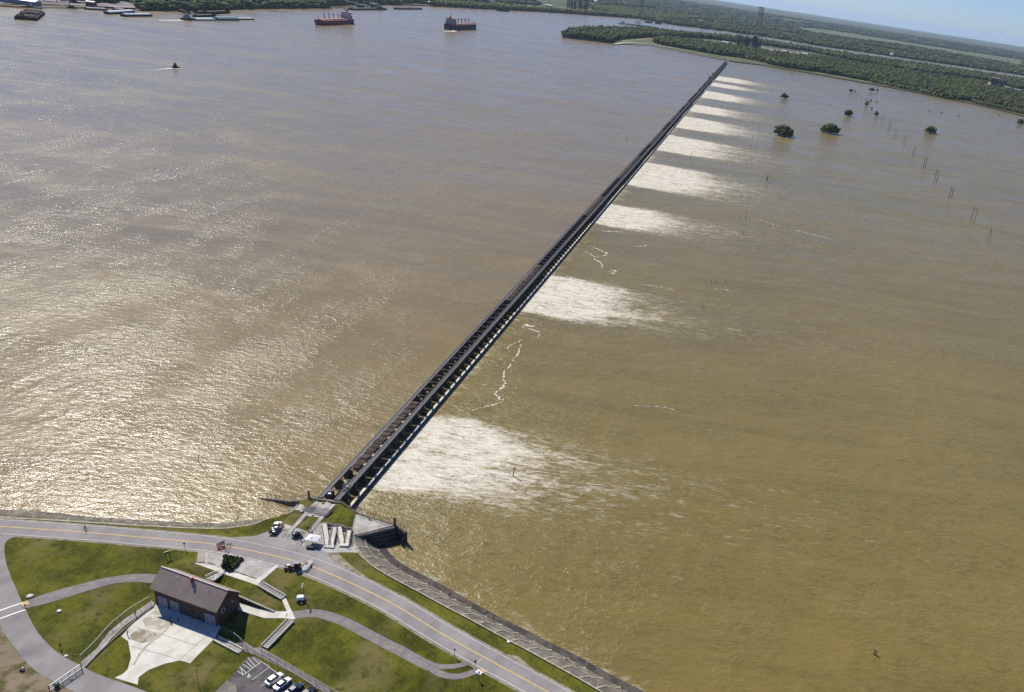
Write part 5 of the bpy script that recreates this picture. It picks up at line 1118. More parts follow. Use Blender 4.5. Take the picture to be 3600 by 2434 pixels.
# light tower
x, y, z = at(*c10(770, 1420)[0]); t = thing('light_tower', 'white mobile light tower with four lamps on a tall mast on the lawn', 'light tower', (x, y, z + .03), .35)
loft([(-1.1, .6, .5, .4, 1.2), (-.9, .65, .6, .35, 1.55), (.8, .65, .6, .35, 1.5), (1.0, .6, .5, .4, 1.2)]).build('housing', M_WHITE, t); MB().box(-1.2, 1.1, -.7, .7, .3, .397).beam((1., 0, .35), (2.2, 0, .35), .1, .1).build('chassis', M_DARK, t)
for s_ in (-1, 1): MB().beam((.3, s_ * .7, .35), (.5, s_ * 1.9, .3), .1, .1).build('outrigger', M_STEEL, t)
MB().tube((.85, 0, .6), (.85, 0, 3.2), .09).tube((.85, 0, 3.2), (.85, 0, 5.6), .06).build('mast', M_DARK, t); MB().beam((.85, -.55, 5.5), (.85, .55, 5.5), .07, .07).beam((.85, -.55, 4.95), (.85, .55, 4.95), .07, .07).build('lamp_bar', M_DARK, t)
for y_ in (-.5, .5):
    for z_ in (5.55, 5.0): MB().ball((.72, y_, z_), .24, 10, 6).build('lamp', M_WHITE, t)
wheels(t, [(-.1, -.78), (-.1, .78)], .32)
# hoist cage at the near end of the downstream walkway
hy = 244.5; t = thing('lifting_frame', 'pale tubular cage frame standing over the near end of the downstream walkway', 'lifting frame', (-126.7, hy, DT + .16)); mb = MB()
for x_ in (-1.0, 1.0):
    for y_ in (-1.9, 0, 1.9): mb.tube((x_, y_, 0), (x_, y_, 2.0), .045)
    for z_ in (.1, 1.0, 2.0): mb.tube((x_, -1.9, z_), (x_, 1.9, z_), .04)
for y_ in (-1.9, 0, 1.9):
    for z_ in (1.0, 2.0): mb.tube((-1.0, y_, z_), (1.0, y_, z_), .04)
mb.tube((-1, -1.9, 0), (-1, 0, 2), .03).tube((1, 0, 2), (1, 1.9, 0), .03).tube((-1, 1.9, 2), (1, 0, 2), .03); mb.build('frame', M_STEEL, t); MB().box(-.8, .8, -1.7, 1.7, .02, .1).build('grating', M_RUST, t); MB().box(-.4, .3, -.6, .3, .11, .8).build('winch', M_STEEL, t)
for n_, lb in ((262, 'farther red crane standing on the weir near its far end'), (246, 'nearer red crane standing on the weir with its boom raised')):
    t = thing('gantry_crane', lb, 'crane', (-132.8, bayY(n_), DT + .17)); MB().box(-1.6, 1.6, -2.5, 2.5, .4, 1.4).build('chassis', M_DARK, t); MB().box(-1.4, 1.4, -1.5, 1.5, 1.4, 4.2).build('cab', M_RED, t); MB().beam((0, 0, 3.5), (-6, 5 if n_ == 246 else -2, 12 if n_ == 246 else 6), .6, .6).build('boom', M_RED, t)
for n_, lb in ((205, 'farther small red machine on the weir deck between crane and midpoint'), (178, 'nearer small red machine on the weir deck')):
    t = thing('deck_machine', lb, 'machine', (-130, bayY(n_), DT + .5)); MB().tbox((0, 0), (3, 5), (2, 4), 2.5).build('body', M_RED, t); MB().box(-1.2, 1.2, -1, 1, 2.5, 3.6).build('cab', M_DARK, t)

# ---------------------------------------------------------------- people
def person_mesh(pose):
    V = {}; E_ = []
    def c(name, p, r, par=None): V[name] = (len(V), p, r);  E_.append((V[par][0], V[name][0])) if par else None
    st_ = dict(stand=(.11, .02, -.02), walk=(.10, .30, -.30), lean=(.13, .10, -.04))[pose]; hw, f1, f2 = st_
    ln = .10 if pose == 'lean' else 0
    c('pel', (0, 0, .95), .145); c('belly', (0, .01 + ln * .3, 1.12), .14, 'pel'); c('chest', (0, .02 + ln * .7, 1.32), .165, 'belly'); c('neck', (0, .03 + ln, 1.49), .062, 'chest'); c('head1', (0, .05 + ln, 1.58), .085, 'neck'); c('head2', (0, .05 + ln, 1.68), .10, 'head1'); c('head3', (0, .045 + ln, 1.755), .06, 'head2')
    for s_, f in ((-1, f1), (1, f2)):
        k = 'L' if s_ < 0 else 'R'; c('hip' + k, (s_ * .09, 0, .90), .10, 'pel'); c('kn' + k, (s_ * hw, f * .6 + .02, .49), .068, 'hip' + k); c('an' + k, (s_ * hw, f - (.05 if f < 0 else 0), .10), .045, 'kn' + k); c('toe' + k, (s_ * hw * 1.1, f + .17, .04), .035, 'an' + k)
        c('sh' + k, (s_ * .19, .02 + ln * .8, 1.42), .065, 'chest')
        if pose == 'lean': el, ha = (s_ * .27, .10 + ln, 1.17), (s_ * .12, .34 + ln, 1.16)
        elif pose == 'walk': el, ha = (s_ * .26, -.10 * (1 if f > 0 else -1), 1.14), (s_ * .26, .12 * (-1 if f > 0 else 1), .90)
        else: el, ha = (s_ * .27, -.02, 1.13), (s_ * .28, .08, .87)
        c('el' + k, el, .045, 'sh' + k); c('wr' + k, ha, .032, 'el' + k); d_ = (Vector(ha) - Vector(el)).normalized(); c('pa' + k, tuple(Vector(ha) + d_ * .06), .04, 'wr' + k)
    me = bpy.data.meshes.new('tmp'); me.from_pydata([v[1] for v in V.values()], E_, []); o = bpy.data.objects.new('tmp', me); COL.objects.link(o)
    md = o.modifiers.new('s', 'SKIN'); sv = me.skin_vertices[0].data
    for i, v in enumerate(V.values()): sv[i].radius = (v[2], v[2] * .8 if 'che' in list(V)[i] or 'bel' in list(V)[i] else v[2])
    sv[0].use_root = True; sb = o.modifiers.new('u', 'SUBSURF'); sb.levels = 1; sb.render_levels = 1
    dg = bpy.context.evaluated_depsgraph_get(); dg.update(); ev = o.evaluated_get(dg); m2 = bpy.data.meshes.new_from_object(ev)
    bm = bmesh.new(); bm.from_mesh(m2)
    def tube_(p, q, r0, r1):
        mb = MB().tube(p, q, r0, r1, 5); vs = [bm.verts.new(v) for v in mb.v]
        for f in mb.f: bm.faces.new([vs[i] for i in f])
    for s_, k in ((-1, 'L'), (1, 'R')):
        p0 = Vector(V['pa' + k][1]); d_ = (p0 - Vector(V['wr' + k][1])).normalized(); sd_ = d_.cross(Vector((s_, 0, .3))).normalized()
        for i, l_ in enumerate((.070, .078, .072, .058)): q0 = p0 + sd_ * ((i - 1.5) * .02) + d_ * .02; q1 = q0 + d_ * l_ * .55; tube_(q0, q1, .0095, .009); tube_(q1, q1 + (d_ + Vector((-s_ * .6, 0, 0))).normalized() * l_ * .5, .009, .007)
        tube_(p0 - sd_ * .03, p0 - sd_ * .065 + d_ * .05, .011, .008)
    hx = Vector(V['head2'][1]); tube_(hx + Vector((0, .085, -.01)), hx + Vector((0, .125, -.03)), .018, .012)
    for s_ in (-1, 1): tube_(hx + Vector((s_ * .095, -.005, -.02)), hx + Vector((s_ * .112, -.01, .02)), .02, .015)
    bm.to_mesh(m2); bm.free(); bpy.data.objects.remove(o)
    m2.materials.clear(); return m2, V
PM = {k: person_mesh(k) for k in ('stand', 'walk', 'lean')}
CL = dict(black=(.02, .02, .022), navy=(.02, .03, .07), white=(.7, .7, .7), grey=(.2, .2, .2), red=(.3, .04, .03), blue=(.05, .1, .3), green=(.04, .09, .04), khaki=(.25, .2, .12), jeans=(.05, .07, .12))
CM = {k: mat(k + '_cloth', v, .85, .08) for k, v in CL.items()}
def person(px, label, pose='stand', top='black', bot='jeans', rz=0., seat=0., group=None, xyz=None):
    m0, V = PM[pose]; m_ = m0.copy(); m_.name = 'person'
    for k in (M_SKIN, CM[top], CM[bot], M_DARK): m_.materials.append(k)
    hy_ = V['head2'][1]
    for p in m_.polygons:
        c_ = p.center; p.use_smooth = True; arm = abs(c_.x) > .17 and c_.z < 1.3 and c_.z > .8
        if c_.z > 1.47: i = 0
        elif c_.z < .09: i = 3
        elif pose == 'lean' and c_.y > .36: i = 0
        elif arm and c_.z < .93: i = 0
        elif c_.z > .97 or (arm and pose != 'lean'): i = 1
        else: i = 2
        p.material_index = i
    o = bpy.data.objects.new('person', m_); COL.objects.link(o); x_, y_, z_ = xyz or at(*px[0], .1); o.location = (x_, y_, z_ + .1 + seat if not xyz else z_); o.rotation_euler = (0, 0, rz)
    tag(o, label, 'person', group); MB().ball((hy_[0], hy_[1] - .018, hy_[2] + .03), .108, 10, 6).build('hair', M_HAIR if top != 'khaki' else M_WHITE, o)
    mb = MB()
    for s_ in (-1, 1): mb.ball((s_ * .035, hy_[1] + .088, hy_[2] + .012), .012, 6, 4)
    mb.build('eyes', M_DARK, o); MB().box(-.028, .028, hy_[1] + .082, hy_[1] + .094, hy_[2] - .058, hy_[2] - .048).build('mouth', M_RED, o); return o
person(c4(578, 385), 'person in dark clothes standing alone nearest the platform on the slab edge', 'stand', 'black', 'jeans', -.9); person(c4(790, 508), 'second person along the slab edge from the platform, in dark clothes', 'lean', 'navy', 'black', -.8)
person(c4(930, 580), 'third person along the slab edge from the platform, all in black', 'walk', 'black', 'black', -2.2); person(c4(1080, 668), 'person in a white shirt and dark trousers on the slab edge', 'stand', 'white', 'black', -.7)
person(c4(1225, 738), 'person in pale blue and dark trousers just past the white shirted one', 'lean', 'grey', 'navy', -.6); person(c4(1727, 1020), 'person in black with legs apart standing lowest but one on the slabs', 'walk', 'black', 'black', -1.2)
person(c4(2105, 1222), 'person at the bottom edge of the picture on the slabs', 'stand', 'black', 'jeans', -.9)
person(c6(1085, 830), 'taller of the two people standing on the grey viewing platform', 'stand', 'black', 'black', -.4); person(c6(1130, 850), 'person right of the pair on the grey viewing platform', 'lean', 'grey', 'jeans', -.5)
person(c8(1368, 640), 'person in black standing left in the pair above the white canopy', 'stand', 'black', 'black', 1.5); person(c8(1440, 640), 'person in black standing right in the pair above the white canopy', 'walk', 'black', 'black', 1.2)
person(c8(1180, 900), 'person in dark clothes beside the dark equipment trailer', 'stand', 'black', 'navy', 1.9); person(c1(1030, 1115), 'person in dark red standing on the stained left end of the patio', 'lean', 'red', 'black', -1.)
person(c3(520, 845), 'person in black in the building shadow near the patio middle', 'stand', 'black', 'black', -1.4); person(c3(440, 842), 'person in black at the left edge of the building shadow', 'stand', 'black', 'jeans', -1.4)
person(c1(490, 1215), 'person in black on the lawn beside the curve of the loop road', 'walk', 'black', 'black', 2.6); person(c1(1095, 955), 'person in blue beside the fence near the left building corner', 'stand', 'blue', 'black', .6)
# cyclist on the road
x, y, z = at(*c1(690, 262)[0]); t = thing('bicycle', 'dark bicycle being ridden along the road on the left', 'bicycle', (x, y, ZR + .08), -.12); mb = MB()
for x_ in (-.52, .52):
    mb = MB()
    for k in range(16): a_, b_ = 2 * math.pi * k / 16, 2 * math.pi * (k + 1) / 16; mb.tube((x_ + .33 * math.cos(a_), 0, .33 + .33 * math.sin(a_)), (x_ + .33 * math.cos(b_), 0, .33 + .33 * math.sin(b_)), .022, n=4)
    mb.tube((x_, -.04, .33), (x_, .04, .33), .03); mb.build('wheel', M_TYRE, t)
MB().tube((-.52, 0, .33), (-.1, 0, .3), .018).tube((-.1, 0, .3), (.4, 0, .75), .02).tube((-.1, 0, .3), (-.22, 0, .82), .018).tube((-.22, 0, .78), (.4, 0, .8), .02).tube((.4, 0, .95), (.52, 0, .33), .018).tube((-.22, 0, .7), (-.52, 0, .33), .014).tube((.4, -.25, .98), (.4, .25, .98), .015).build('frame', M_RED, t); MB().box(-.34, -.1, -.07, .07, .82, .88).build('saddle', M_DARK, t)
person(c1(690, 262), 'cyclist in black riding along the road on the left', 'walk', 'black', 'black', -.12 - math.pi / 2, xyz=(x, y, ZR + .02))
x, y, z = at(*c12(345, 1230)[0]); t = thing('rubbish_heap', 'small dark heap with a white top on the dirt left of the gate', 'heap', (x, y, z)); MB().ball((0, 0, .3), .55, 8, 5, .7).ball((.5, -.2, .2), .4, 8, 5, .7).build('heap_body', M_DARK, t); MB().ball((.1, .2, .62), .25, 6, 4, .6).build('white_bag', M_WHITE, t)
for px, lb, s_ in ((c12(470, 80), 'pale round stone on the lawn by the crosswalk', .8), (c12(925, 310), 'pale flat stone on the lawn below the bike path', .6), (c12(1030, 1010), 'white stone at the road edge near the dark clad walker', .5), (c4(1335, 885), 'white bundle left on the grass edge of the slabs', .6)):
    x, y, z = at(*px[0]); t = thing('stone', lb, 'stone', (x, y, z)); v = crowns('stone_body', np.array([[0, 0, -.1]]), np.array([s_]), np.array([s_ * .8]), M_CONCL if s_ != .6 else M_WHITE, 2, .12, parent=t)

# ---------------------------------------------------------------- flooded trees, poles, stakes
def tree_leafy(name, label, px, width, height, m_, trunk_h, n=90, leaf=.0, z0=ZF, group=None, low=False):
    x_, y_ = gf(*px, z0); zz = z0 + zc(x_, y_); t = thing(name, label, 'tree', (x_, y_, zz), 0, group); tr = MB(); tr.tube((0, 0, -1.5), (0, 0, trunk_h), width * .035 + .12, width * .025 + .08, 7)
    for k in range(7): a_ = k * 2 * math.pi / 7 + random.random(); tr.tube((0, 0, trunk_h * .8), (width * .34 * math.cos(a_), width * .34 * math.sin(a_), trunk_h + (height - trunk_h) * random.uniform(.25, .6)), width * .015 + .06, .04, 5)
    tr.build('trunk', M_BARK, t); C = []; rad = width / 2
    for _ in range(n):
        a_ = random.uniform(0, 2 * math.pi); u = random.uniform(0, 1) ** .5; el = random.random(); rr_ = rad * u * math.sqrt(max(.04, 1 - el ** 2 * .92)) * random.uniform(.7, 1.15); C.append((rr_ * math.cos(a_), rr_ * math.sin(a_), trunk_h * .75 + (height - trunk_h * .75) * el * .85))
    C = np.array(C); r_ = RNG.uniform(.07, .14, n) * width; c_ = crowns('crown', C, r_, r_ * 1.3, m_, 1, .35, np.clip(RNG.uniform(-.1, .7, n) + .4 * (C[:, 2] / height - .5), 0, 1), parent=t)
    # leaf clumps breaking the outline
    mb = MB()
    for _ in range(n * 10):
        k = random.randrange(n); d_ = Vector((random.gauss(0, 1), random.gauss(0, 1), random.gauss(0, .8))).normalized() * r_[k] * random.uniform(.9, 1.5); p = Vector(C[k]) + d_ + Vector((0, 0, r_[k] * .6)); s_ = width * random.uniform(.010, .024)
        u_ = Vector((random.gauss(0, 1), random.gauss(0, 1), random.gauss(0, 1))).normalized(); v_ = u_.orthogonal().normalized(); mb.add([p - u_ * s_, p + v_ * s_, p + u_ * s_, p - v_ * s_], [(0, 1, 2, 3)])
    mb.build('leaves', m_, t); return t
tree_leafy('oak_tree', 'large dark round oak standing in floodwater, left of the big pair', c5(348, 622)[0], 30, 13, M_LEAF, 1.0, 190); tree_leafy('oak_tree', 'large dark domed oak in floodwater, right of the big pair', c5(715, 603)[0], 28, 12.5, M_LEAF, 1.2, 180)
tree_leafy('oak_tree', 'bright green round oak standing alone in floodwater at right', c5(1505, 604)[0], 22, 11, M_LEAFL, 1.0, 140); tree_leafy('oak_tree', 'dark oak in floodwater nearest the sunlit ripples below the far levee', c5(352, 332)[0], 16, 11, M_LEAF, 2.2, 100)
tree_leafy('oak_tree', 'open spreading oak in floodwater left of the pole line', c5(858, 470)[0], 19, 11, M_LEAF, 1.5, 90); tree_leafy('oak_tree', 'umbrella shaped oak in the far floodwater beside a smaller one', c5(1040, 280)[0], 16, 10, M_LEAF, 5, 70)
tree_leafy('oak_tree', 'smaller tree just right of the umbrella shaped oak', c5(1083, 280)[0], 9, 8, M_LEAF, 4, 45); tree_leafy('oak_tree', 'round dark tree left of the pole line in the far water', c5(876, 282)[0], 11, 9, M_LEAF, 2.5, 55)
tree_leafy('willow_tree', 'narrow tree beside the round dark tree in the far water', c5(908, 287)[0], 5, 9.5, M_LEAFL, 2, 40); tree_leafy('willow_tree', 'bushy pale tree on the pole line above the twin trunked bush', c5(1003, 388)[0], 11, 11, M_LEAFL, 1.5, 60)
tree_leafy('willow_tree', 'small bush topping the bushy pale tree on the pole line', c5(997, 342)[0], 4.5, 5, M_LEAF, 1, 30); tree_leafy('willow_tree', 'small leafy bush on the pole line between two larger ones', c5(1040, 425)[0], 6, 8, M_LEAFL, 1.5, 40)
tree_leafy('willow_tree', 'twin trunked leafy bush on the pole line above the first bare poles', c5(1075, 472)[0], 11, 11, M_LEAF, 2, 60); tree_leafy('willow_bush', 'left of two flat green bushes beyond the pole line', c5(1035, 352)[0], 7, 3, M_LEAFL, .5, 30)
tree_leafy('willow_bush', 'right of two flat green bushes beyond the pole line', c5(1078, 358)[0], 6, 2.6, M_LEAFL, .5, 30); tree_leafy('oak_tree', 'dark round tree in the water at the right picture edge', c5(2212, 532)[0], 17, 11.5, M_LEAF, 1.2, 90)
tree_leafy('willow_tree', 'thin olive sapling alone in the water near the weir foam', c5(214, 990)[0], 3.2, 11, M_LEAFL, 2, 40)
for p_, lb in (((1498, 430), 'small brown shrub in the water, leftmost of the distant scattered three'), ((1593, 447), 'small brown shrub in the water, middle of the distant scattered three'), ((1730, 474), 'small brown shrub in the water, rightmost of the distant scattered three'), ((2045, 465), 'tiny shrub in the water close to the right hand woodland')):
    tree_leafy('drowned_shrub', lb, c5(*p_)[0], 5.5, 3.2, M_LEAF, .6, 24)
def bare_pole(label, px, h, r=.22, lean=0., cat='pole', name='bare_pole', arm=False, grp=None):
    x_, y_ = gf(*px, ZF); t = thing(name, label, cat, (x_, y_, ZF + zc(x_, y_)), 0, grp); MB().tube((0, 0, -1), (lean, 0, h), r, r * .7).build('shaft', M_RUST, t)
    if arm: MB().tube((lean * .6, 0, h * .6), (lean * .6 + h * .25, 0, h * .85), r * .6, r * .4).build('branch', M_RUST, t)
hf = [((1122, 520), 13), ((1178, 575), 15.5), ((1226, 632), 15), ((1292, 703), 16), ((1368, 785), 15), ((1456, 878), 16), ((1545, 985), 15.5), ((1663, 1110), 12.5), ((1835, 1310), 17.5), ((962, 345), 12), ((930, 312), 11), ((835, 205), 11)]
ordn = ['third', 'fourth', 'fifth', 'sixth', 'seventh', 'eighth', 'ninth', 'tenth', 'eleventh', 'second', 'first', None]
for k, (p_, h_) in enumerate(hf):
    x_, y_ = gf(*c5(*p_)[0], ZF); lb = f'two legged wooden pole frame in the floodwater, {ordn[k]} of the row from far to near' if ordn[k] else 'two legged pole frame closest to the far levee'
    lb = lb.replace('two legged wooden pole frame in the floodwater, ', 'two legged pole frame in floodwater, ')
    t = thing('pole_frame', lb, 'pole frame', (x_, y_, ZF + zc(x_, y_)), .15, 'pole frames crossing the flooded spillway'); wd_ = 3.2 if k < 8 else 4.2; wd_ = 2.6 if k > 8 else wd_; r_ = .42 if k in (1, 5, 6, 7) else .27
    for s_ in (-1, 1): MB().tube((s_ * wd_ / 2, 0, -1), (s_ * wd_ / 2 * .95, 0, h_ * (1 if s_ < 0 else .93)), r_, r_ * .7).build('leg', M_RUST, t)
    MB().beam((-wd_ * .75, 0, h_ * .86), (wd_ * .75, 0, h_ * .86), .2, .25).build('crossarm', M_RUST, t)
x_, y_ = gf(*c5(1962, 1458)[0], ZF); t = thing('pole_frame', 'narrow A shaped pole frame with a pale tip, nearest of the row', 'pole frame', (x_, y_, ZF), .15, 'pole frames crossing the flooded spillway')
for s_ in (-1, 1): MB().tube((s_ * 1.4, 0, -1), (s_ * .3, 0, 13.5), .2, .15).build('leg', M_RUST, t)
MB().tube((0, 0, 12.8), (0, 0, 15), .22).build('tip', M_STEEL, t)
bare_pole('leaning dead snag standing alone in the far right water', c5(1303, 356)[0], 8, .35, 3, 'snag', 'dead_snag', True)
for p_, h_, lb in (((50, 833), 4, 'short forked stake in the water left of the olive sapling'), ((172, 380), 3, 'stake in the water below the dark oak nearest the ripples'), ((108, 532), 3, 'stake left of the pair of stakes beside the largest oak'), ((155, 545), 4, 'upper stake of the pair left of the largest oak'), ((155, 573), 3, 'lower stake of the pair left of the largest oak'), ((100, 645), 6, 'thin tall stake below the stakes beside the largest oak'), ((90, 710), 3, 'left stake of the pair below the thin tall stake'), ((140, 716), 3, 'right stake of the pair below the thin tall stake'), ((12, 1108), 2.5, 'left stake of two above the long foam line'), ((80, 1112), 2.5, 'right stake of two above the long foam line'), ((52, 1234), 2.5, 'upper stake of two just below the long foam line'), ((47, 1278), 2.5, 'lower stake of two just below the long foam line'), ((28, 1400), 3, 'stake with a small wake below the long foam line')):
    bare_pole(lb, c5(*p_)[0], h_, .3, .3, 'stake', 'stake', False)
for px, h_, lb, up_ in (((2500, 996), 2., 'left of the three dark stakes in mid floodwater', 0), ((2516, 994), 1.8, 'middle of the three dark stakes in mid floodwater', 0), ((2548, 993), 1.8, 'right of the three dark stakes in mid floodwater', 0), ((2468, 1086), 2.2, 'low dark stump below the three dark stakes', 0), ((1802, 1672), 4.5, 'dark forked stake in the water right of the nearest foam', 0), ((3070, 2300), 2., 'left half of the dark forked driftwood at lower right', 0), ((3077, 2303), 1.6, 'right half of the dark forked driftwood at lower right', 0), ((2568, 300), 3, 'tiny stake among the far foam jets', 0), ((2430, 547), 4, 'stake right of the foam jets at mid weir', 0)):
    bare_pole(lb, px, h_, .22 if px[1] > 900 else .35, .8 if px[0] == 1802 else .25, 'stake', 'stake', px[0] in (1802, 3070, 2468))
x_, y_ = g(697, 1625, 0); t = thing('stake', 'dark stake alone in the river left of the weir', 'stake', (x_, y_, 0)); MB().tube((0, 0, -1), (.4, 0, 3.2), .14, .1).build('shaft', M_RUST, t)
x_, y_ = gf(2203, 490, 0); t = thing('stake', 'small dark stake in the river beside the middle of the weir', 'stake', (x_, y_, zc(x_, y_))); MB().tube((0, 0, -1), (.3, 0, 4), .3, .2).build('shaft', M_RUST, t)

# ---------------------------------------------------------------- ships, barges, tugs
def hull(L, B, D, draft=1., bow=.12, stern=.04, flare=1.):
    mb = MB(); vs = []; n = 14; xs = [-.5, -.47, -.4, -.2, 0, .2, .3, .36, .41, .45, .48, .5]; rows = []
    for x_ in xs:
        w_ = B / 2 * (1 if abs(x_) < .36 and x_ > -.4 else (max(.03, 1 - ((x_ - .36) / .14) ** 1.8) if x_ > 0 else .92)); wl_ = w_ * (1 if x_ < .3 else .86); sh = D * (1.14 if x_ > .42 else (1.05 if x_ < -.44 else 1)); dx = L * .02 if x_ >= .45 else 0
        rows.append([(x_ * L, -wl_ * .9, -draft), (x_ * L, -wl_, 0), (x_ * L + dx, -w_, sh), (x_ * L + dx, w_, sh), (x_ * L, wl_, 0), (x_ * L, wl_ * .9, -draft)])
    for r_ in rows: vs += r_
    fs = []
    for i in range(len(rows) - 1):
        for j in range(6): fs.append((i * 6 + j, i * 6 + (j + 1) % 6, i * 6 + 6 + (j + 1) % 6, i * 6 + 6 + j))
    fs += [tuple(range(6))[::-1], tuple(range(len(vs) - 6, len(vs)))]
    return mb.add(vs, [f[::-1] for f in fs])
def ship(label, xy, az, L, B, D, mh, heading_note=None, sup=M_BEIGE, funnel=M_DARK):
    t = thing('bulk_carrier', label, 'ship', (*xy, zc(*xy)), az, 'cargo ships under way on the river'); hull(L, B, D).build('hull', mh, t); MB().add([(x_, y_, D + .02) for x_, y_ in ((-.46 * L, -B * .44), (.40 * L, -B * .44), (.40 * L, B * .44), (-.46 * L, B * .44))], [(0, 1, 2, 3)]).build('deck', mat('deck_red', (.30, .12, .09), .7), t)
    for k in range(5):
        x_ = L * (-.22 + k * .135); o = MB().tbox((x_, 0), (L * .10, B * .62), (L * .095, B * .58), 1.8, D + .05).build('hatch', M_HATCH, t)
        if k < 4: x2 = x_ + L * .067; c_ = MB().tube((x2, 0, D), (x2, 0, D + 15), 1.5, 1.3, 8).build('crane_post', sup, t); MB().beam((x2, 0, D + 10), (x2 - L * .10, 0, D + 12), .9, .9).build('crane_jib', sup, c_)
    s_ = MB().box(-.46 * L, -.36 * L, -B * .42, B * .42, D + .05, D + 9).box(-.45 * L, -.37 * L, -B * .36, B * .36, D + 9, D + 13).box(-.435 * L, -.385 * L, -B * .52, B * .52, D + 13, D + 15.5).build('superstructure', sup, t)
    MB().box(-.36 * L, -.3585 * L, -B * .34, B * .34, D + 3, D + 4).box(-.36 * L, -.3585 * L, -B * .34, B * .34, D + 6, D + 7).box(-.3845 * L, -.383 * L, -B * .45, B * .45, D + 13.8, D + 14.9).build('window', M_GLASS, s_)
    MB().tube((-.45 * L, 0, D + 13), (-.45 * L, 0, D + 20), 2.4, 2.0, 10).build('funnel', funnel, t); MB().tube((-.40 * L, 0, D + 15.5), (-.40 * L, 0, D + 27), .7, .5).build('mast', M_DARK, t); MB().tube((.43 * L, 0, D), (.43 * L, 0, D + 10), .5, .3).build('foremast', M_DARK, t)
    for y_ in (-1, 1): MB().box(-.45 * L, -.40 * L, y_ * B * .44 - 1, y_ * B * .44 + 1, D + 4, D + 6.5).build('lifeboat', M_ORANGE, t)
ship('maroon hulled cargo ship with pale cranes heading left', (-1000, 1966), -math.pi / 2 + .02, 158, 25, 9.5, M_HULLR)
ship('dark blue hulled cargo ship seen from its stern quarter, heading right', (-846, 2366), math.pi / 2 - .08, 166, 27, 12.5, M_HULLB, sup=mat('stern_grey', (.30, .25, .22), .6), funnel=M_ORANGE)
def barge(label, px, px2, B, D, m_, cover=None, name='barge', cargo=None, grp=None):
    a, b = gf(*px), gf(*px2); L = math.hypot(b[0] - a[0], b[1] - a[1]); c_ = ((a[0] + b[0]) / 2, (a[1] + b[1]) / 2); t = thing(name, label, 'barge', (*c_, zc(*c_)), yaw(a, b), grp)
    MB().add([(-L / 2 + 3, -B / 2, -.8), (L / 2 - 3, -B / 2, -.8), (L / 2 - 3, B / 2, -.8), (-L / 2 + 3, B / 2, -.8), (-L / 2, -B / 2, D), (L / 2, -B / 2, D), (L / 2, B / 2, D), (-L / 2, B / 2, D)], [(0, 3, 2, 1), (4, 5, 6, 7), (0, 1, 5, 4), (1, 2, 6, 5), (2, 3, 7, 6), (3, 0, 4, 7)]).build('hull', m_, t)
    if cover:
        n_ = max(2, int(L / 12)); o = None
        for k in range(n_): x0, x1 = -L / 2 + 3 + (L - 6) * k / n_, -L / 2 + 3 + (L - 6) * (k + .95) / n_; MB().add([(x0, -B * .38, D + .02), (x1, -B * .38, D + .02), (x1, -B * .2, D + 1.6), (x0, -B * .2, D + 1.6), (x0, B * .2, D + 1.6), (x1, B * .2, D + 1.6), (x1, B * .38, D + .02), (x0, B * .38, D + .02)], [(0, 1, 2, 3), (3, 2, 5, 4), (4, 5, 6, 7), (0, 3, 4, 7), (1, 6, 5, 2)]).build('cargo_cover', cover, t)
    else:
        MB().box(-L / 2 + 4, L / 2 - 4, -B * .40, -B * .37, D, D + 1.4).box(-L / 2 + 4, L / 2 - 4, B * .37, B * .40, D, D + 1.4).box(-L / 2 + 3.7, -L / 2 + 4, -B * .4, B * .4, D, D + 1.4).box(L / 2 - 4, L / 2 - 3.7, -B * .4, B * .4, D, D + 1.4).build('coaming', m_, t)
        MB().box(-L / 2 + 4.1, L / 2 - 4.1, -B * .365, B * .365, D + .02, D + .5).build('hold', cargo or M_DARK, t)
    MB().box(-L / 2 + .6, -L / 2 + 1.4, -B * .3, -B * .2, D, D + .8).box(L / 2 - 1.4, L / 2 - .6, B * .2, B * .3, D, D + .8).build('bollard', M_DARK, t); return t
G1 = 'barges moored and moving along the far bank'
def tug(label, px, px2, B, m_, sup, k=1., name='tugboat'):
    a, b = gf(*px), gf(*px2); L = math.hypot(b[0] - a[0], b[1] - a[1]); c_ = ((a[0] + b[0]) / 2, (a[1] + b[1]) / 2); t = thing(name, label, 'tug', (*c_, zc(*c_)), yaw(a, b)); hull(L, B, 2.2 * k).build('hull', m_, t)
    s_ = MB().box(-L * .3, L * .2, -B * .35, B * .35, 2.2 * k, 5 * k).box(-L * .22, L * .12, -B * .28, B * .28, 5 * k, 7.5 * k).build('superstructure', sup, t); w_ = MB().box(-L * .08, L * .08, -B * .2, B * .2, 7.5 * k, 10 * k).build('wheelhouse', sup, t); MB().box(L * .0805, L * .082, -B * .17, B * .17, 8.4 * k, 9.5 * k).box(-L * .07, L * .07, -B * .2 - .02, -B * .2 - .001, 8.4 * k, 9.5 * k).build('window', M_GLASS, w_)
    for y_ in (-1, 1): MB().tube((-L * .2, y_ * B * .18, 7.5 * k), (-L * .2, y_ * B * .18, 9.5 * k), .5 * k, .4 * k).build('funnel', M_DARK, t)
    MB().tube((0, 0, 10 * k), (0, 0, 13 * k), .15 * k).build('mast', M_DARK, t)
barge('dark maroon open barge under way at far left, near half', (90, 71), (106, 59), 27, 4, M_BARGER, cargo=M_BARGER, grp=G1); barge('dark maroon open barge under way at far left, far half', (107, 58), (122, 47), 27, 4, M_BARGER, cargo=M_BARGER, grp=G1)
tug('black tug alongside the dark maroon barges at far left', (76, 68), (86, 58), 9, M_HULLK, M_DARK); 
barge('white covered barge moored in front of the far yard, farther one', (374, 50), (466, 44), 11, 3.4, M_HULLK, M_COVER, grp=G1); barge('white covered barge moored in front of the far yard, nearer one', (430, 58), (529, 57), 11, 3.4, M_HULLK, M_COVER, grp=G1)
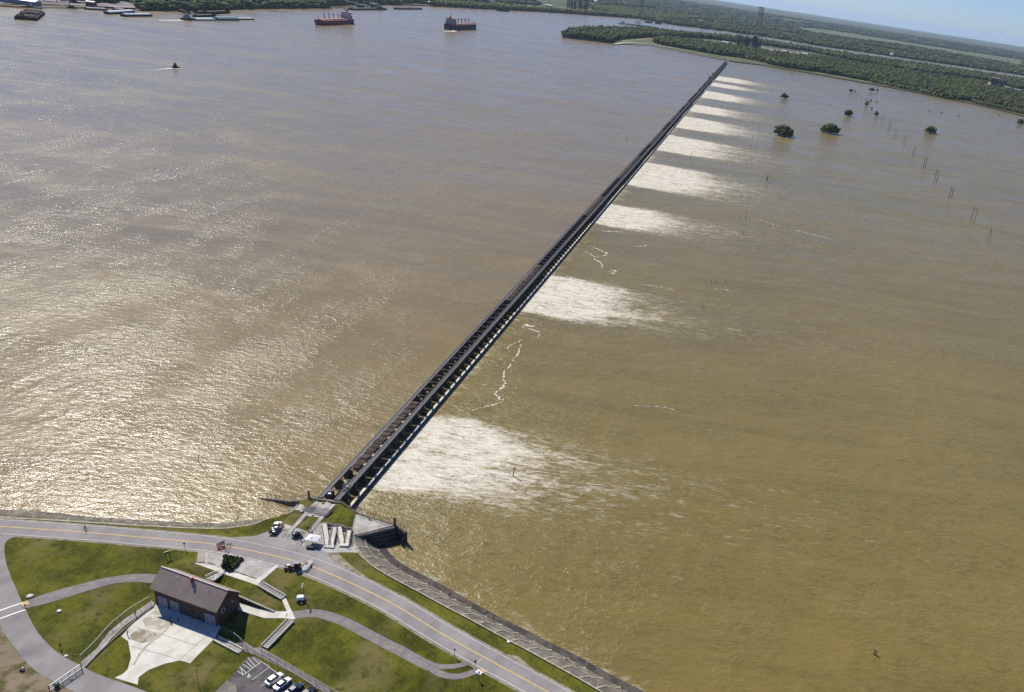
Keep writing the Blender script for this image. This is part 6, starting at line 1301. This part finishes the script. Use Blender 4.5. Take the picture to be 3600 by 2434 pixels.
tug('grey towboat pushing pale barges along the far bank', (641, 70), (678, 71), 12, M_HULLK, mat('tow_grey', (.25, .28, .30), .6), 1.25)
barge('pale tank barge directly ahead of the grey towboat', (679, 71), (750, 71), 15, 2.4, M_TEAL, M_COVER, grp=G1); barge('teal and dark barge in the middle of the pushed tow', (753, 71), (830, 71), 17, 4.5, M_TEAL, M_TEAL, grp=G1); barge('low pale barge leading the pushed tow', (832, 69), (888, 69), 11, 2, M_HULLK, M_COVER, grp=G1)
barge('long rusty barge moored behind the tow, farthest right', (720, 50), (800, 46), 13, 4, M_BARGER, grp=G1); barge('rusty barge moored just behind the middle of the tow', (686, 61), (752, 57), 12, 3, M_BARGER, grp=G1); barge('rusty barge moored close to the willows above the towboat', (688, 47), (724, 45), 12, 3, M_BARGER, grp=G1)
barge('slanting rusty barge aground left of the moored rusty ones', (620, 38), (664, 48), 11, 3, M_BARGER, grp=G1)
tug('dark workboat heading right alone in mid river', (604, 238), (632, 239), 3.6, M_HULLK, M_DARK, .62, 'workboat')
barge('long dark dock barge moored behind the maroon ship', (1232, 35), (1350, 34), 20, 3.5, M_HULLK, grp=G1); barge('dark flat barge moored right of the dock barge', (1390, 33), (1478, 33), 16, 3, M_HULLK, cargo=M_RUST, grp=G1); tug('dark tug moored at the long dock barge', (1320, 34), (1352, 34), 12, M_HULLK, M_TEAL, 1.3)
barge('grey barge moored along the far yard quay, left one', (232, 28), (270, 31), 11, 2.5, M_HULLK, grp=G1); barge('grey barge moored along the far yard quay, middle one', (296, 33), (378, 38), 11, 2.5, M_HULLK, M_STEEL, grp=G1); barge('grey barge moored along the far yard quay, right one', (398, 36), (440, 38), 11, 2.5, M_HULLK, M_STEEL, grp=G1)
tug('white towboat pushing a tow behind the wooded point', (2175, 84), (2203, 86), 14, M_STEEL, M_COVER, 1.5); barge('long teal barge tow partly hidden behind the wooded point', (2205, 87), (2303, 98), 22, 4, M_TEAL, M_TEAL, grp=G1)
barge('dark barge moored at the far bank beyond the point, left one', (2270, 80), (2290, 82), 20, 5, M_HULLK, grp=G1); barge('dark barge moored at the far bank beyond the point, right one', (2305, 83), (2322, 86), 20, 6, M_HULLK, grp=G1)
barge('small dark barge against the far trees left of the meadow', (1750, 39), (1785, 41), 16, 5, M_HULLK, grp=G1)
# wakes
M_WAKE = water('wake_water', (.20, .15, .07))
mw = NT('wake_foam'); fz = mw.noise(.25, 5, .7, (.6, 1, 1)); mw.l(mw.mix(mw.mr(fz, .50, .72), (.186, .136, .048), (.75, .73, .66)), mw.b.inputs['Base Color']); mw.b.inputs['Roughness'].default_value = .4; M_WK = mw.mat
def wake(name, pl, w0, w1, m_=None):
    p = resamp(GF(pl), 24); mb = MB(); L_ = [off(p, (w0 + (w1 - w0) * i / 23) / 2 * RNG.uniform(.6, 1.2))[i] for i in range(24)]; R_ = [off(p, -(w0 + (w1 - w0) * i / 23) / 2 * RNG.uniform(.6, 1.2))[i] for i in range(24)]
    for i in range(23): mb.add([(*q, .12 + zc(*q)) for q in (L_[i], L_[i + 1], R_[i + 1], R_[i])], [(3, 2, 1, 0)])
    tag(mb.build(name, m_ or M_WK), kind='structure')
wake('wake', c0(606, 240, 580, 243, 550, 246), 3.4, 2.2, M_FL); wake('wake', c0(550, 246, 530, 248), 2.5, 3); wake('wake', c0(632, 241, 618, 243, 600, 242), 2, 1.4, M_FL); wake('wake', c0(530, 248, 480, 247, 420, 248, 370, 250), 3, 2); wake('wake', c0(640, 72, 600, 72, 560, 72), 9, 6, M_FL); wake('wake', c0(560, 72, 510, 70), 5, 3)
wake('wake', c0(1608, 108, 1592, 111, 1560, 111), 16, 8, M_FL); wake('wake', c0(1215, 83, 1250, 78), 10, 4); wake('wake', c0(1092, 86, 1130, 90), 5, 1); wake('wake', c0(2172, 86, 2100, 86), 14, 5)

# ---------------------------------------------------------------- far structures
def lattice(label, px, h, base, m_, top=.45, levels=8, arms=(.98, .86), cat='tower', z0=1.2, th=1.0):
    x_, y_ = gf(*px, z0); t = thing('transmission_tower', label, cat, (x_, y_, z0 + zc(x_, y_)), .35); q = []
    def cor(u): w_ = base / 2 * (1 - u) + base / 2 * top * u; return [(w_ * a, w_ * b, h * u) for a, b in ((-1, -1), (1, -1), (1, 1), (-1, 1))]
    for i in range(4): A, B = cor(0)[i], cor(1)[i]; MB().tube(A, B, th * .6, th * .45, 5).build('leg', m_, t)
    mb = MB()
    for k in range(levels):
        c0_, c1_ = cor(k / levels), cor((k + 1) / levels)
        for i in range(4): j = (i + 1) % 4; mb.tube(c0_[i], c1_[j], th * .3, n=4).tube(c0_[j], c1_[i], th * .3, n=4).tube(c1_[i], c1_[j], th * .3, n=4)
    mb.build('bracing', m_, t)
    for f in arms: w_ = base * .75; MB().beam((-w_, 0, h * f), (w_, 0, h * f), th * 1.2, th * 1.4).build('crossarm', m_, t)
M_TWR = mat('red_tower_steel', (.14, .05, .05), .7); M_TWG = mat('grey_tower_steel', (.12, .12, .12), .7)
lattice('tall red and white lattice pylon rising above the horizon', (2668, 95), 137, 34, M_TWR, .7, 9, (.97, .66), z0=2.5, th=2.8); lattice('grey lattice pylon beyond the river cut off by the picture top', (2252, 62), 110, 22, M_TWG, .5, 9, (.9, .7), z0=2.5, th=1.9)
lattice('small lattice pylon on the wooded point in front of the barge tow', (2240, 108), 36, 16, M_TWG, .8, 4, (.95,), th=.8); lattice('yellowish lattice mast behind the dark plant at right', (3525, 290), 92, 12, mat('ochre_steel', (.28, .20, .08), .8), .5, 8, (), th=.9)
lattice('slim mast behind the far bank bushes at upper left', (672, 22), 34, 4, M_TWG, .6, 6, (), th=.8, z0=2.5)
def plant(label, px, cols, m_=M_PLANT, z0=1.5, sc=1., rz=.1):
    """cluster of frames, vessels and boxes; cols: (dx, w, d, h, kind)"""
    x_, y_ = gf(*px, z0); t = thing('industrial_plant', label, 'plant', (x_, y_, z0 + zc(x_, y_)), rz)
    for dx, w_, d_, h_, kd in cols:
        if kd == 'f':
            mb = MB(); nl = max(2, int(h_ / 6)); nx = max(2, int(w_ / 8))
            for i in range(nx + 1):
                for yy in (-d_ / 2, d_ / 2): mb.box(dx - w_ / 2 + w_ * i / nx - .6, dx - w_ / 2 + w_ * i / nx + .6, yy - .6, yy + .6, 0, h_)
            for k in range(1, nl + 1): mb.box(dx - w_ / 2, dx + w_ / 2, -d_ / 2, d_ / 2, h_ * k / nl - .8, h_ * k / nl)
            mb.build('steel_frame', m_, t); v = MB(); rr_ = random.Random(int(w_ * 7 + h_))
            for _ in range(int(w_ / 4)): xx = dx + rr_.uniform(-.45, .45) * w_; yy = rr_.uniform(-.4, .4) * d_; hh = h_ * rr_.uniform(.4, .95); v.tube((xx, yy, 0), (xx, yy, hh), rr_.uniform(1, 2.6), n=8)
            v.build('vessels', M_DOOR if sc > 1 else M_PLANT, t)
        elif kd == 'b': o = MB().box(dx - w_ / 2, dx + w_ / 2, -d_ / 2, d_ / 2, 0, h_).build('block', m_, t); MB().box(dx - w_ / 2 - .5, dx + w_ / 2 + .5, -d_ / 2 - .5, d_ / 2 + .5, h_ + .01, h_ + .8).build('roof', M_ROOFW if w_ > 12 else m_, t)
        elif kd == 's': MB().tube((dx, 0, 0), (dx, 0, h_), w_ / 2, w_ / 2 * .8, 10).build('stack', M_TWG, t)
        elif kd == 't': MB().tube((dx, 0, 0), (dx, 0, h_), w_ / 2, n=16).build('tank', M_ROOFW, t)
plant('large dark steel plant with vessels on the peninsula behind the weir end', (2622, 168), [(-24, 38, 20, 46, 'f'), (12, 26, 22, 44, 'f'), (44, 30, 24, 47, 'f'), (-2, 3, 3, 62, 's'), (6, 3, 3, 58, 's'), (32, 18, 18, 50, 'b'), (-60, 20, 12, 12, 'b')], sc=1, rz=.1)
plant('dark box like plant among trees at the right of the peninsula', (3502, 312), [(-10, 26, 20, 36, 'b'), (14, 24, 20, 33, 'f'), (-20, 5, 5, 42, 's'), (18, 5, 5, 38, 's')], rz=-.3)
plant('low dark plant at the right picture edge with white top', (3575, 330), [(0, 40, 18, 14, 'b'), (-18, 6, 6, 20, 'b'), (20, 20, 14, 18, 'f')], rz=-.2)
plant('dark plant on the far bank left of the meadow, left block', (2012, 30), [(0, 60, 40, 75, 'f'), (-26, 6, 6, 85, 's')], z0=2.5); plant('dark plant on the far bank left of the meadow, right block', (2050, 40), [(0, 52, 40, 68, 'f'), (20, 6, 6, 80, 's')], z0=2.5)
plant('blue grey plant behind the far bank trees near the middle of the top edge', (1690, 14), [(0, 60, 30, 34, 'f'), (45, 30, 20, 18, 'b')], M_DOOR, 2.5, 1.2); plant('pale mill buildings behind the bushes at upper left', (800, 8), [(-40, 60, 20, 12, 'b'), (25, 36, 20, 16, 'b'), (60, 6, 6, 30, 's')], M_DOOR, 2.5)
plant('dark docked loading gantries by the dock barge', (1290, 26), [(-30, 50, 10, 8, 'f'), (40, 40, 10, 10, 'f')], M_TEAL, 2.5, rz=1.5)
def far_box(name, label, px, L, W_, H_, m_, rz=0., z0=1.9, roofm=None, cat='building', group=None):
    x_, y_ = gf(*px, z0); t = thing(name, label, cat, (x_, y_, z0 + zc(x_, y_)), rz, group); MB().box(-L / 2, L / 2, -W_ / 2, W_ / 2, 0, H_).build('wall', m_, t)
    MB().add([(-L / 2 - .5, -W_ / 2 - .5, H_), (L / 2 + .5, -W_ / 2 - .5, H_), (L / 2 + .5, 0, H_ + W_ * .18), (-L / 2 - .5, 0, H_ + W_ * .18), (L / 2 + .5, W_ / 2 + .5, H_), (-L / 2 - .5, W_ / 2 + .5, H_)], [(0, 1, 2, 3), (3, 2, 4, 5), (0, 3, 5), (1, 4, 2)]).build('roof', roofm or M_ROOFW, t)
GB = 'pale sheds and tanks in the industrial yards'
for px, L, W_, H_, lb in (((3085, 237), 52, 12, 5, 'bright white long shed at the right end of the rail cars'), ((3096, 241), 26, 12, 5, 'short white shed just below the long bright one'), ((2830, 193), 26, 14, 5, 'pale shed in the yard right of the big plant, upper'), ((2760, 184), 24, 14, 5, 'pale shed in the yard near the big plant, lower'), ((2545, 170), 22, 12, 4, 'pale shed left of the white tank'), ((3325, 275), 34, 16, 5, 'white domed shed on the right yard'), ((2860, 202), 40, 8, 3, 'long low pale shed in the middle yard'), ((2550, 155), 28, 16, 7, 'grey shed left of the big steel plant')):
    far_box('storage_shed', lb, px, L, W_, H_, M_COVER if 'grey' not in lb else M_DOOR, -.5 if px[0] > 2700 else -.2, group=GB)
rr2 = random.Random(5); u0_ = None
for k in range(30):
    u = rr2.random(); px = (2640 + 330 * u + rr2.uniform(-10, 10), 172 + 50 * u + rr2.uniform(-4, 7)); x_, y_ = gf(*px, 2.2)
    if u0_ is None:
        u0_ = thing('yard_unit', 'small pale unit among the scattered clutter of the yard right of the big plant', 'yard unit', (x_, y_, 2.2), 0, 'scattered small units in the industrial yard'); MB().box(-6, 6, -3, 3, 0, 3.5).build('wall', M_COVER, u0_); MB().box(-6.3, 6.3, -3.3, 3.3, 3.51, 4).build('roof', M_ROOFW, u0_); o = u0_
    else: o = copy_tree(u0_)
    o.location = (x_, y_, 2. + zc(x_, y_)); o.rotation_euler = (0, 0, rr2.uniform(-1, 1)); o.scale = (rr2.uniform(.4, 1.6), rr2.uniform(.6, 1.3), rr2.uniform(.6, 1.8))
for k in range(7):
    u = k / 6; px = (2905 + 172 * u, 207 + 29.5 * u); far_box('rail_car', f'pale rail car in the long line through the woods, {ORD[k]} from the left', px, 21, 3.5, 4.5, M_COVER if k > 4 else M_TEAL, -.62, group='rail cars on the line through the woods', cat='rail car')
for k, (px, lb) in enumerate((((2930, 198), 'tiny white vehicle in the yard beside the line, left'), ((2985, 207), 'tiny white vehicle in the yard beside the line, middle'), ((3035, 218), 'tiny white vehicle in the yard beside the line, right'), ((2720, 176), 'tiny white vehicle near the big plant, right'), ((2650, 168), 'tiny white vehicle at the foot of the big plant'), ((2968, 203), 'tiny cream vehicle in the middle of the yard'), ((2950, 195), 'tiny cream vehicle farthest back in the yard'), ((2450, 178), 'tiny white vehicle on the levee path, left'), ((2495, 188), 'tiny white vehicle on the levee path, right'))):
    x_, y_ = gf(*px, 2.); t = thing('distant_vehicle', lb, 'vehicle', (x_, y_, 2.1 + zc(x_, y_)), -.4, 'tiny vehicles far across the water'); loft([(-3.5, 1.2, 1.1, .5, 2.2), (1.5, 1.2, 1.1, .5, 2.4), (3.5, 1.1, 1., .5, 1.5)]).build('body', M_WHITE, t); wheels(t, [(-2, -1.2), (-2, 1.2), (2, -1.2), (2, 1.2)], .5)
x_, y_ = gf(2577, 171, 1.5); t = thing('storage_tank', 'white arched tank in front of the big steel plant', 'tank', (x_, y_, 1.5 + zc(x_, y_))); MB().tube((0, 0, 0), (0, 0, 15), 5.5, n=18).build('tank_shell', M_WHITE, t); MB().ball((0, 0, 15), 5.5, 18, 6, .35).build('dome', M_ROOFW, t)
def water_tower(label, px, h, r, z0=1.5):
    x_, y_ = gf(*px, z0); t = thing('water_tower', label, 'water tower', (x_, y_, z0 + zc(x_, y_)))
    for k in range(6): a_ = k * math.pi / 3; MB().tube((r * .9 * math.cos(a_), r * .9 * math.sin(a_), 0), (r * .7 * math.cos(a_), r * .7 * math.sin(a_), h), .5).build('leg', M_STEEL, t)
    MB().ball((0, 0, h + r * .6), r, 14, 8, .7).build('tank', M_WHITE, t)
water_tower('white water tower standing before the canal strip at right', (3131, 216), 26, 9); water_tower('small white water tower on the far bank meadow', (2093, 44), 48, 11, 2.5)
for px, L, lb in (((2170, 48), 60, 'white shed on the far bank meadow, right'), ((2112, 40), 26, 'white shed on the far bank beside the water tower'), ((1735, 20), 70, 'long pale shed behind the far bank trees'), ((1510, 14), 50, 'teal roofed warehouse above the flat dark barge'), ((60, 12), 70, 'grey conveyor building at the top left corner'), ((1140, 4), 60, 'pale low warehouse at the top edge left of the dock'), ((30, 4), 60, 'pale roadside building in the extreme top left'), ((1575, 10), 60, 'pale warehouse between the teal one and the blue grey plant'), ((1930, 24), 40, 'pale shed left of the far bank plant')):
    far_box('warehouse', lb, px, L, 16, 7, M_DOOR, .1 if px[0] < 1500 else -.2, 2.9, M_TEAL if 'teal' in lb else M_ROOFW)
# conveyor and quay at upper left
def truss(label, p0, p1, z_, w_, m_=M_STEEL, legs=True, z0=2.):
    a, b = gf(*p0, z0), gf(*p1, z0); t = thing('loading_conveyor', label, 'conveyor', (*a, zc(*a)), yaw(a, b)); L = math.hypot(b[0] - a[0], b[1] - a[1]); MB().beam((0, 0, z_), (L, 0, z_), w_, 2.2).build('gallery', m_, t)
    n_ = max(2, int(L / 25))
    for k in range(n_ + 1):
        x__ = L * k / n_; MB().tube((x__, -2, -3), (x__, 0, z_ - 1), .6).tube((x__, 2, -3), (x__, 0, z_ - 1), .6).build('trestle', m_, t)
truss('pale conveyor gallery running to the bank at upper left', (155, 5), (245, 16), 9, 6); truss('pale conveyor gallery right of the small quay house', (272, 14), (318, 20), 6, 5); truss('blue loading conveyor reaching out to the dock barge', (1140, 2), (1260, 26), 12, 7, M_TEAL); truss('second dark conveyor beside the blue one at the dock', (1210, 6), (1330, 24), 10, 6, M_TWG)
truss('low jetty walkway running to the left end of the dock barge', (1155, 24), (1215, 32), 4, 4, M_TWG)
far_box('quay_house', 'small dark quay house at the barge landing', (322, 23), 14, 10, 8, M_DARK, .2, 2.9, M_DOOR, cat='building')
x_, y_ = gf(110, 21, 3); t = thing('channel_marker', 'white conical marker on the bank above the maroon barges', 'marker', (x_, y_, 3 + zc(x_, y_))); MB().tube((0, 0, 0), (0, 0, 5), 2., .3).build('cone', M_WHITE, t); MB().tube((0, 0, 5), (0, 0, 7), .2).build('mast', M_DARK, t)

# ---------------------------------------------------------------- air
hz = MB().box(-62000, 62000, -8000, 62000, -300, 260).build('haze', None)
hz.data.materials.clear(); hm = bpy.data.materials.new('haze_air'); hm.use_nodes = True; ht = hm.node_tree; ht.nodes.remove(ht.nodes['Principled BSDF']); pv = ht.nodes.new('ShaderNodeVolumePrincipled')
pv.inputs['Density'].default_value = 2.0e-5; pv.inputs['Color'].default_value = (.60, .78, 1., 1); pv.inputs['Anisotropy'].default_value = .2; ht.links.new(pv.outputs[0], ht.nodes['Material Output'].inputs['Volume']); hz.data.materials.append(hm); tag(hz, kind='stuff')
